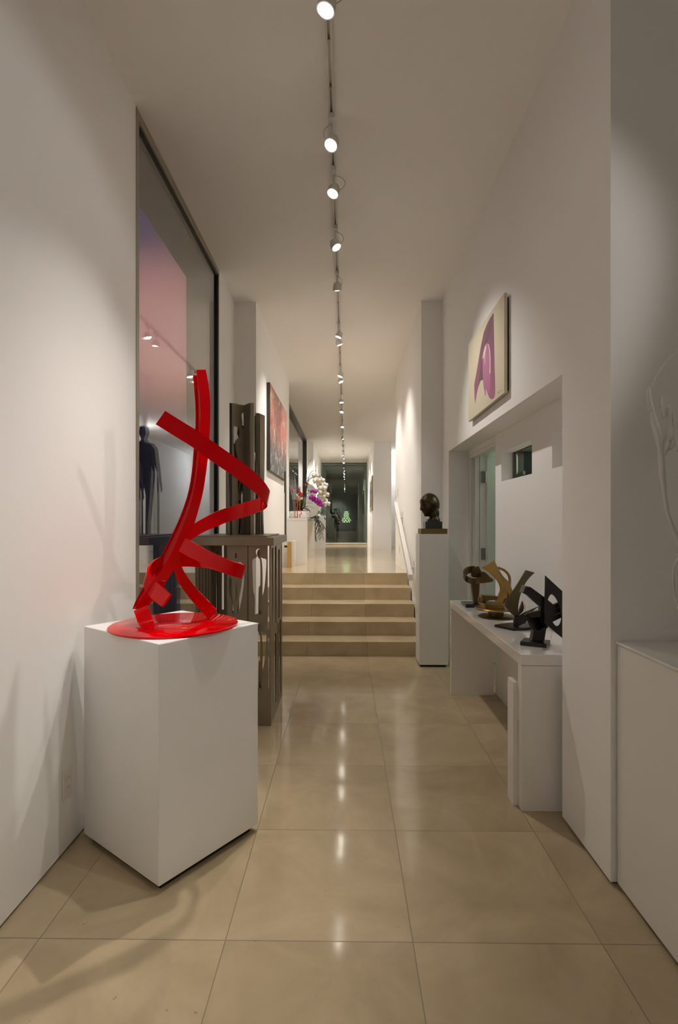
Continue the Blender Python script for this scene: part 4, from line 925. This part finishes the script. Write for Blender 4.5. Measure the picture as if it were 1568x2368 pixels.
obj('tabletop', box(NB(), -1.06, FX + 0.025, FY0 - 0.05, FY1 + 0.10, ztop, ztop + 0.052, 0.002), STEELBRZ, ft)
obj('raised_plate', box(NB(), -1.02, FX - 0.03, FY0 + 0.03, FY1 + 0.04, ztop + 0.052, ztop + 0.062, 0.001), STEELBRZ, ft)
TZ = ztop + 0.062
fs = thing('figure_screen', 'standing bronze plates cut with human silhouettes on the bronze table', 'sculpture', (-0.75, 3.85, TZ))
def z6(u, v, Y): return on_y(500 + u / 6.767, 910 + v / 6.766, Y)
# left wing: from near edge back to the crease, then right wing forward again
L0, L1_, R0 = z6(238, 150, 3.72), z6(445, 185, 3.80), z6(535, 150, 3.72)
ztp = L0.z
def wing(name, a, b, holes, th=0.016, zt=ztp):
    ux = Vector((b.x - a.x, b.y - a.y, 0)); Ln = ux.length; ux.normalize()
    o = Vector((a.x, a.y, 0))
    return plate(name, STEELBRZ, [(0, TZ), (Ln, TZ), (Ln, zt), (0, zt)], holes(o, ux, Ln), th, o, ux, (0, 0, 1), fs)
def onw(u, v, o, ux):
    d = ray(500 + u / 6.767, 910 + v / 6.766); n = Vector((-ux.y, ux.x, 0)); k = (o - Vector((0, 0, 0))).dot(n) / d.dot(n)
    p = O3 + d * k; return ((p - o).dot(ux), p.z)
def hl(o, ux, Ln):
    a = [(262, 560), (275, 512), (330, 520), (355, 560), (362, 640), (355, 690), (325, 720), (300, 760), (302, 860), (320, 960), (345, 1040), (330, 1060), (285, 1000), (270, 850)]
    b = [(388, 360), (395, 315), (420, 302), (440, 315), (440, 500), (425, 530), (395, 530), (400, 470)]
    c = [(340, 2195), (350, 1960), (385, 1900), (385, 2195)]
    d = [(330, 1380), (355, 1330), (400, 1330), (430, 1420), (430, 1700), (400, 1860), (360, 1860), (340, 1600)]
    return [[(max(0.004, min(Ln - 0.004, q_[0])), max(TZ + 0.004, q_[1])) for q_ in (onw(u, v, o, ux) for u, v in h)] for h in (smooth_loop(a, 3), smooth_loop(b, 3), c, smooth_loop(d, 3))]
wing('pierced_wing', L0, L1_, hl)
wing('pierced_wing', L1_, R0, lambda o, ux, Ln: [])
bm = NB(); q0, q1 = z6(535, 150, 3.715), z6(590, 155, 3.715); box(bm, q0.x, q1.x, 3.712, 3.735, TZ, ztp, 0.001); obj('edge_bar', bm, STEELBRZ, fs)
bm = NB(); q0, q1 = z6(205, 150, 3.715), z6(238, 155, 3.715); box(bm, q0.x, q1.x, 3.718, 3.733, TZ, ztp, 0.001); obj('edge_bar', bm, BRONZE_BLK, fs)
# positive figure standing behind the crease
fig = [(-.035, 0), (-.055, .30), (-.062, .42), (-.060, .50), (-.085, .42), (-.098, .30), (-.106, .32), (-.094, .48), (-.080, .62), (-.060, .655), (-.024, .67), (-.018, .69), (-.030, .73), (-.026, .775), (0, .79), (.026, .775), (.030, .73), (.018, .69), (.024, .67), (.060, .655), (.080, .62), (.094, .48), (.106, .32), (.098, .30), (.085, .42), (.060, .50), (.062, .42), (.055, .30), (.035, 0), (.006, 0), (.008, .28), (0, .34), (-.008, .28), (-.006, 0)]
fo = Vector((-0.80, 4.0, 0)); fu = Vector((0.94, -0.35, 0)).normalized()
plate('standing_figure', BRONZE_BLK, [(a * 1.25, TZ + b * 1.06) for a, b in fig], [], 0.016, fo, fu, (0, 0, 1), fs)
plate('standing_figure', STEELBRZ, [(a * 0.8, TZ + b * 0.86) for a, b in fig], [], 0.016, Vector((-0.735, 3.93, 0)), Vector((0.95, -0.3, 0)).normalized(), (0, 0, 1), fs)
q0, q1 = z6(612, 305, 3.92), z6(665, 310, 3.92)
bm = NB(); zt3 = q0.z; box(bm, q0.x, q1.x, 3.92, 3.94, TZ, zt3, 0.001); obj('edge_bar', bm, STEELBRZ, fs)
q2 = z6(697, 345, 4.02)
plate('pierced_wing', STEELBRZ, [(0, TZ), (0.07, TZ), (0.05, TZ + .25), (0.075, TZ + .42), (0.085, TZ + .7), (0.085, zt3), (0, zt3)], [[(0.02, TZ), (0.05, TZ), (0.02, TZ + .25)]], 0.014, Vector((q1.x, 3.94, 0)), Vector((0.30, 1, 0)).normalized(), (0, 0, 1), fs)
bm = NB(); q0, q1 = z6(590, 345, 3.95), z6(612, 345, 3.95); box(bm, q0.x, q1.x, 3.95, 3.965, TZ + 0.62, q0.z, 0.001); box(bm, q0.x - .01, q1.x - 0.01, 3.95, 3.965, TZ, TZ + 0.30, 0.001); obj('broken_strip', bm, STEELBRZ, fs)
for u0, u1, y in ((150, 180, 3.98), (183, 200, 3.9)):
    q0, q1 = z6(u0, 1215, y), z6(u1, 1215, y); bm = NB(); box(bm, q0.x, q1.x, y, y + 0.014, TZ, q0.z, 0.001); obj('edge_bar', bm, STEELBRZ, fs)
# slim plate at the far right corner of the table
q0, q1 = on_y(655.5, 1112, 4.14), on_y(663, 1112, 4.14); zq = on_y(660, 1090, 4.14).z
sp_ = thing('slim_plate', 'slim brown bronze plate standing at the right far corner of the bronze table', 'sculpture', (FX + 0.02, 4.145, ztop + 0.052))
bm = NB(); box(bm, FX + 0.014, FX + 0.0245, 4.12, 4.17, ztop + 0.052, zq - 0.17, 0.001); obj('plate', bm, STEELBRZ, sp_)
bm = NB(); box(bm, FX + 0.010, FX + 0.0245, 4.12, 4.17, zq - 0.17, zq, 0.001); obj('head_piece', bm, STEELBRZ, sp_)
# long strip lying along the table edge at the back
# ================================================================ UPPER CORRIDOR: CONSOLE AND ORCHIDS
UX1 = -0.595; UY0, UY1 = 8.05, 9.96; UX0 = -0.925
uz0 = upz(UY1); UZ = on_y(690, 1197.5, UY0).z
uc = thing('corridor_console', 'white lacquered console under the orchids in the upper corridor', 'table', (-0.8, 9.0, upz(9)))
obj('tabletop', box(NB(), UX0, UX1, UY0, UY1, UZ - 0.045, UZ, 0.001), LACQ, uc)
obj('leg', box(NB(), UX0, UX1, UY0 + 0.002, UY0 + 0.06, upz(UY0 + .03), UZ - 0.046, 0.001), LACQ, uc)
obj('leg', box(NB(), UX0, UX1, UY1 - 0.06, UY1 - 0.002, upz(UY1 - .03), UZ - 0.046, 0.001), LACQ, uc)
def ux(px, py, Y): return on_y(px, py, Y)
# leaning things at the landing, left
a, b = ux(674.5, 1300, 7.75), ux(681.5, 1300, 7.75); zt = ux(678, 1251, 7.75).z
wp = thing('white_box', 'narrow white upright box beside the tan board at the console leg', 'box', (a.x, 7.8, upz(7.8)))
obj('body', box(NB(), a.x, b.x, 7.75, 7.99, upz(7.78), zt, 0.002), SATIN, wp)
a, b = ux(664.5, 1300, 7.42), ux(674, 1300, 7.42); zt = ux(670, 1253, 7.42).z
gb = thing('wood_board', 'tan wooden board standing on end on the landing left of the white box', 'board', (a.x, 7.43, upz(7.43)))
obj('panel', box(NB(), a.x, b.x, 7.42, 7.46, upz(7.43), zt, 0.001), mat('tan_wood', (0.46, 0.27, 0.085), 0.5, var=0.12, scale=12), gb)
a, b = ux(655, 1300, 7.55), ux(665, 1300, 7.55); zt = ux(660, 1257, 7.55).z
sb = thing('paper_bag', 'pale paper bag with a black top band on the landing behind the table', 'bag', (a.x, 7.6, upz(7.6)))
bm = NB()
prism(bm, [(a.x, 7.55), (b.x + 0.02, 7.55), (b.x + 0.02, 7.66), (a.x, 7.66)], upz(7.6), zt); obj('body', bm, mat('pale_paper', (0.62, 0.60, 0.55), 0.6, var=0.08), sb)
obj('band', box(NB(), a.x + 0.015, b.x + 0.022, 7.547, 7.663, zt - 0.055, zt - 0.028), FRAME_DK, sb)

LEAF = mat('orchid_leaf', (0.045, 0.085, 0.022), 0.35, var=0.3, scale=20)
LEAF2 = mat('light_leaf', (0.11, 0.17, 0.03), 0.4, var=0.2, scale=20)
PALM = mat('dark_palm_leaf', (0.030, 0.050, 0.022), 0.4, var=0.3)
WPET = mat('white_petal', (0.82, 0.80, 0.76), 0.55, var=0.03, scale=30)
MPET = mat('magenta_petal', (0.36, 0.010, 0.33), 0.5, var=0.25, scale=30)
YEL = mat('yellow_lip', (0.50, 0.40, 0.05), 0.5)
TWIG = mat('dark_twig', (0.055, 0.032, 0.025), 0.7, var=0.2)
SOIL = mat('brown_moss', (0.22, 0.14, 0.07), 0.9, var=0.3, scale=40, bump=0.6, bscale=60)
def leaf(bm, p0, p1, w, sag=0.05, n=10, th=0.002):
    p0, p1 = Vector(p0), Vector(p1); d = (p1 - p0); side = d.cross(Vector((0, 0, 1)))
    side = side.normalized() if side.length > 1e-6 else Vector((1, 0, 0))
    L_, R_ = [], []
    for i in range(n + 1):
        t = i / n; c = p0 + d * t + Vector((0, 0, sag * math.sin(PI * t)))
        h = w * 0.5 * (math.sin(PI * min(1, t * 0.92 + 0.08)) ** 0.8) + 0.0005
        L_.append(c + side * h + Vector((0, 0, h * 0.25))); R_.append(c - side * h + Vector((0, 0, h * 0.25)))
    return strip(bm, L_, R_, th, smooth=False)
pc = ux(694, 1197, 8.35); PX = pc.x; PY = 8.32
pot = thing('orchid_planter', 'white bowl planter of white and magenta orchids on the corridor console', 'planter', (PX, PY, UZ))
bm = NB(); k = 0.162
lathe(bm, [(k * .86, 0), (k * .98, 0.02), (k, 0.055), (k * .96, 0.09), (k * .90, 0.108), (k * .84, 0.106), (k * .86, 0.092)], (PX, PY, UZ), 40, 1.0, 0.85)
auto_smooth(obj('bowl', bm, LACQ, pot), 50)
bm = NB(); lathe(bm, [(0.001, 0.125), (k * .5, 0.12), (k * .84, 0.098), (k * .80, 0.088)], (PX, PY, UZ), 30, 1, 0.85); obj('moss', bm, SOIL, pot, True)
base = Vector((PX, PY, UZ + 0.11))
random.seed(11)
for (px, py, w, yy) in ((675, 1155, .07, 8.2), (670, 1172, .07, 8.3), (683, 1140, .05, 8.42), (699, 1155, .05, 8.2), (722, 1165, .11, 8.35), (729, 1178, .12, 8.30), (718, 1186, .10, 8.45), (688, 1160, .06, 8.15)):
    bm = NB(); leaf(bm, base + Vector((random.uniform(-.05, .05), 0, 0)), ux(px, py, yy), w * 1.6, 0.04); obj('leaf', bm, LEAF2 if px in (699, 683) else LEAF, pot, True)
for pts in ([(702, 1175), (703, 1140), (706, 1115), (709, 1095), (712, 1075), (721, 1060)], [(704, 1172), (706, 1135), (711, 1112), (716, 1108), (725, 1105), (727, 1120)], [(700, 1170), (703, 1140), (709, 1118), (718, 1100), (730, 1088)], [(706, 1170), (709, 1130), (715, 1110), (722, 1104), (732, 1106)]):
    bm = NB(); tube(bm, cr([ux(a, b, PY + 0.02 * i) for i, (a, b) in enumerate(pts)], 24), [0.006 - 0.0045 * i / 24 for i in range(25)], 6); obj('twig', bm, TWIG, pot, True)
bm = NB()
for _ in range(26):
    c = ux(707 + random.gauss(0, 3), 1122 + random.gauss(0, 7), PY + random.gauss(0, .03)); bmesh.ops.create_icosphere(bm, subdivisions=1, radius=random.uniform(.006, .012), matrix=Matrix.Translation(c))
o_ = obj('dark_berries', bm, mat('dark_red_berry', (0.06, 0.015, 0.02), 0.4, var=0.3), pot, True); o_['kind'] = 'stuff'
# silvery feathery grass at the left
SILV = mat('silver_grass', (0.42, 0.42, 0.42), 0.5, var=0.2)
bm = NB()
for k in range(34):
    tip = ux(random.uniform(667, 683), random.uniform(1090, 1135), PY + random.uniform(-.08, .12)); st_ = base + Vector((-0.08 + random.uniform(-.02, .02), random.uniform(-.03, .03), 0))
    mid = (st_ + tip) / 2 + Vector((random.uniform(.0, .03), 0, 0.02)); tube(bm, cr([st_, mid, tip], 8), [0.0018 * (1 - i / 9) + .0004 for i in range(9)], 4)
o_ = obj('silver_grass', bm, SILV, pot); o_['kind'] = 'stuff'
def flower(c, face, r, pm, parent, lip=YEL):
    """one orchid bloom: three sepals behind, two broad petals, a lip"""
    f = Vector(face).normalized(); up = Vector((0, 0, 1)); s = up.cross(f).normalized(); u = f.cross(s)
    def petal(bm, ang, ln, wd, off):
        d = s * math.cos(ang) + u * math.sin(ang); n = d.cross(f); pts = []
        for k in range(12):
            a = 2 * PI * k / 12; pts.append(c + d * (ln * 0.5 * (1 + math.cos(a))) + n * (wd * 0.5 * math.sin(a)) + f * (off - 0.006 * math.cos(a)))
        vs = [bm.verts.new(p) for p in pts]; cc = bm.verts.new(c + d * ln * 0.5 + f * (off + 0.004))
        bk = bm.verts.new(c + d * ln * 0.5 + f * (off - 0.001))
        for k in range(12):
            bm.faces.new((vs[k], vs[(k + 1) % 12], cc)); bm.faces.new((vs[(k + 1) % 12], vs[k], bk))
    bm = NB()
    for a in (90, 215, 325): petal(bm, math.radians(a), r, r * 0.62, -0.003)
    for a in (12, 168): petal(bm, math.radians(a), r * 1.05, r * 1.05, 0.003)
    nf = len(bm.faces)
    bmesh.ops.create_icosphere(bm, subdivisions=2, radius=r * 0.17, matrix=Matrix.Translation(c + f * 0.01 - u * r * 0.12))
    bm.faces.ensure_lookup_table()
    for k in range(nf, len(bm.faces)): bm.faces[k].material_index = 1
    return obj('bloom', bm, [pm, lip], parent, True)
stem = [(706, 1172), (708, 1130), (716, 1098), (728, 1088), (740, 1102), (748, 1130), (752, 1155), (756, 1168)]
bm = NB(); tube(bm, cr([ux(a, b, 8.30) for a, b in stem], 40), 0.004, 6); wo = obj('orchid_stem', bm, LEAF, pot, True); wo['label'] = 'arching stem hung with white blooms'
for px, py, r in ((730, 1100, .062), (733, 1112, .068), (743, 1111, .060), (741, 1121, .072), (751, 1122, .060), (746, 1130, .072), (746, 1139, .074), (738, 1133, .06), (744, 1148, .074), (754, 1144, .055), (750, 1158, .060), (757, 1165, .052), (749, 1167, .05)):
    flower(ux(px, py, 8.26 + random.uniform(-.03, .03)), (0.25 + random.uniform(-.3, .4), -1, random.uniform(-.2, .15)), r, WPET, wo)
bm = NB(); tube(bm, cr([ux(a, b, 8.20) for a, b in ((704, 1174), (708, 1150), (714, 1136), (722, 1146), (734, 1158), (744, 1166))], 30), 0.0035, 6); mo = obj('orchid_stem', bm, LEAF, pot, True); mo['label'] = 'short stem of magenta blooms'
MLIP = mat('dark_magenta_lip', (0.16, 0.0, 0.12), 0.5)
for px, py, r in ((723, 1136, .042), (729, 1138, .036), (722, 1151, .055), (728, 1155, .058), (734, 1159, .056), (739, 1164, .052), (743, 1168, .044)):
    flower(ux(px, py, 8.17 + random.uniform(-.02, .02)), (random.uniform(-.3, .5), -1, random.uniform(-.3, .2)), r, MPET, mo, MLIP)
# red wire bird
rb = thing('red_wire_sculpture', 'thin red wire figure standing on the console in front of the bowl', 'sculpture', (ux(687, 1197, 8.10).x, 8.10, UZ))
def W(*pts): return [ux(a, b, 8.10) for a, b in pts]
WIRE = mat('red_wire_enamel', (0.60, 0.02, 0.012), 0.25)
for nm, pts in (('leg', W((682, 1196.5), (682, 1164), (689, 1160), (687, 1150))), ('leg', W((688, 1196.5), (688, 1150), (690, 1140))), ('leg', W((693.5, 1196.5), (693.5, 1190), (697, 1188), (696.5, 1183), (693.5, 1182), (693.5, 1146)))):
    obj(nm, tube(NB(), pts, 0.006, 8), WIRE, rb, True)
obj('foot', tube(NB(), W((682, 1196.3), (688.5, 1196.3)), 0.006, 8), WIRE, rb, True)
obj('body', strip(NB(), W((684, 1130), (692, 1134), (699, 1141), (701, 1146)), W((689, 1133), (692, 1139), (697, 1147), (699.5, 1147)), 0.014, 16), WIRE, rb)
obj('neck', tube(NB(), W((684, 1136), (680, 1135), (676, 1132), (675.5, 1127)), [0.007, 0.007, 0.009, 0.003], 8), WIRE, rb, True)
obj('tail', tube(NB(), W((693, 1138), (694, 1131), (693.5, 1125)), 0.006, 8), WIRE, rb, True)
# big pale discs behind the flowers
dsn = thing('disc_sculpture', 'pale grey sculpture of tilted round plates behind the orchids on the console', 'sculpture', (PX + 0.05, 9.0, UZ))
PALE = mat('pale_grey_plate', (0.60, 0.60, 0.59), 0.35, var=0.04); DKP = mat('slate_plate', (0.10, 0.10, 0.11), 0.3)
def disc(name, px, py, Y, rpx, m, rot, th=0.012, half=False):
    r = rpx * Y / F; c = ux(px, py, Y); bm = NB()
    R = Matrix.Rotation(math.radians(rot[2]), 3, 'Z') @ Matrix.Rotation(math.radians(90 + rot[0]), 3, 'X') @ Matrix.Rotation(math.radians(rot[1]), 3, 'Z')
    lathe(bm, [(r * 0.985, 0), (r, 0.002), (r, th - 0.002), (r * 0.985, th)], c, 48, axis=R)
    if half:
        nrm = R @ Vector((1, 0, 0)); g = list(bm.verts) + list(bm.edges) + list(bm.faces)
        rr = bmesh.ops.bisect_plane(bm, geom=g, plane_co=c, plane_no=nrm, clear_outer=True); bmesh.ops.holes_fill(bm, edges=[e for e in bm.edges if e.is_boundary])
    return auto_smooth(obj(name, bm, m, dsn), 40)
disc('plate', 712, 1140, 9.0, 21, PALE, (0, 200, 25), half=True)
disc('plate', 714, 1172, 8.9, 25, PALE, (10, 100, -12), half=False)
disc('dark_plate', 690, 1128, 9.1, 24, DKP, (0, 35, 50), half=True)
bm = NB(); tube(bm, [ux(713, 1140, 8.97), (ux(713, 1140, 8.97).x, 8.97, UZ)], 0.015, 10); obj('post', bm, PALE, dsn)
# palms beyond the console
pm = thing('potted_palm', 'dark feathery palm standing on the floor beyond the corridor console', 'plant', (ux(702, 1250, 10.4).x, 10.4, upz(10.4)))
pbx = ux(702, 1250, 10.4).x
bm = NB(); lathe(bm, [(0.10, 0), (0.13, 0.02), (0.15, 0.26), (0.155, 0.30), (0.14, 0.30)], (pbx, 10.4, upz(10.4) + 0.002), 28); auto_smooth(obj('pot', bm, BRONZE_BLK, pm))
root = Vector((pbx, 10.4, upz(10.4) + 0.28))
random.seed(5)
for k in range(13):
    tip = ux(random.uniform(722, 750), random.uniform(1172, 1246), 10.4 + random.uniform(-.3, .3))
    top = root + Vector(((tip.x - root.x) * .35, (tip.y - root.y) * .4, random.uniform(.5, .75)))
    C_ = cr([root, (root + top) / 2 + Vector((0, 0, .08)), top, (top + tip) / 2 + Vector((.02, 0, .06)), tip], 16)
    bm = NB(); tube(bm, C_, 0.004, 5)
    for i in range(5, 17):
        t = (C_[min(i + 1, 16)] - C_[i - 1]).normalized(); sd = t.cross(Vector((0, 0, 1))).normalized()
        for s in (1, -1):
            ln = 0.16 * math.sin(PI * (i - 3) / 15.5) + 0.02
            leaf(bm, C_[i], C_[i] + sd * s * ln * .75 + t * ln * .5 + Vector((0, 0, -ln * .45)), 0.016, 0.01, 4, 0.001)
    obj('frond', bm, PALM, pm)
# slim white column beside the orchids, on the far left wall
q0 = ux(726.5, 1092, 14.2); q1 = ux(731.5, 1092, 14.2)
sc_ = thing('white_pedestal', 'slim white pedestal far down the left side of the corridor', 'pedestal', ((q0.x + q1.x) / 2 + .02, 14.3, upz(14.2)))
obj('body', box(NB(), q0.x, q0.x + 0.30, 14.2, 14.5, upz(14.25), upz(14.2) + 0.95, 0.002), PLINTH, sc_)
# ================================================================ BEYOND THE GLASS DOOR
YPn = 21.9
c = on_y(801, 1196, YPn)
plm = thing('pendant_lamp', 'glowing layered pendant lamp seen through the dark glass door', 'lamp', (c.x, YPn, 3.4))
obj('cord', tube(NB(), [(c.x, YPn, 3.45), (c.x, YPn, c.z + 0.2)], 0.006, 6), FRAME_DK, plm)
SHADE = emis('lit_lamp_leaf', (0.88, 0.98, 0.58), 0.75)
for i in range(7):
    t = i / 6; z = c.z + 0.22 - 0.42 * t; r = 0.16 + 0.12 * math.sin(PI * (0.15 + 0.75 * t)) - (0.02 if t < .2 else 0)
    r = [0.07, 0.105, 0.105, 0.11, 0.165, 0.20, 0.16][i]
    bm = NB()
    for k in range(9):
        a = 2 * PI * (k + 0.5 * (i % 2)) / 9; dr = Vector((math.cos(a), math.sin(a), 0)); sd = Vector((-dr.y, dr.x, 0))
        P0 = Vector((c.x, YPn, z + 0.03)) + dr * r * 0.88; P1 = Vector((c.x, YPn, z - 0.018)) + dr * r
        h = r * 0.24
        strip(bm, [P0 - sd * h * .6, P1 - sd * h], [P0 + sd * h * .6, P1 + sd * h], 0.004, smooth=False)
    obj('leaf_tier', bm, SHADE, plm)
# ================================================================ SIDE ROOM FIXTURE
mc = thing('metal_cabinet', 'grey metal fixture with flared ends seen through the small square opening', 'cabinet', (1.75, 3.95, 0))
GM = mat('grey_painted_metal', (0.20, 0.19, 0.165), 0.45, metal=0.3, var=0.1); DKM = mat('dark_grey_panel', (0.07, 0.068, 0.07), 0.4)
def z8(u, v, Y): return on_y(1150 + u / 9.8, 1000 + v / 9.8, Y)
Yc = 4.35
xa, xb, xc = z8(490, 700, Yc).x, z8(598, 700, Yc).x, z8(860, 700, Yc).x
zt_, zb_ = z8(500, 520, Yc).z, z8(500, 960, Yc).z
bm = NB()
prof = cr([(xa - 0.026, 0, zt_ + 0.03), (xa - 0.012, 0, zt_ + 0.012), (xa - 0.002, 0, zt_ - 0.02), (xa, 0, (zt_ + zb_) / 2), (xa - 0.001, 0, zb_ + 0.03), (xa - 0.012, 0, zb_ + 0.004), (xa - 0.034, 0, zb_ - 0.015)], 24)
strip(bm, [Vector((p.x, Yc, p.z)) for p in prof], [Vector((xb, Yc + 0.02, p.z)) for p in prof], 0.02, smooth=False); obj('flared_side', bm, GM, mc)
obj('top_beam', box(NB(), xa - 0.04, xc, Yc - 0.04, Yc + 0.1, zt_ + 0.03, zt_ + 0.13, 0.002), GM, mc)
obj('bottom_beam', box(NB(), xa - 0.05, xc, Yc - 0.04, Yc + 0.1, zb_ - 0.06, zb_ - 0.015, 0.002), DKM, mc)
obj('back_panel', box(NB(), xb, xc, Yc + 0.03, Yc + 0.05, zb_ - 0.02, zt_ + 0.04), DKM, mc)
obj('lower_cabinet', box(NB(), xa - 0.05, xc, Yc - 0.04, Yc + 0.5, 0.0, zb_ - 0.06, 0.002), GM, mc)
obj('catch', box(NB(), xb - 0.008, xb + 0.008, Yc - 0.015, Yc - 0.005, zb_, zb_ + 0.03, 0.001), PLW, mc)
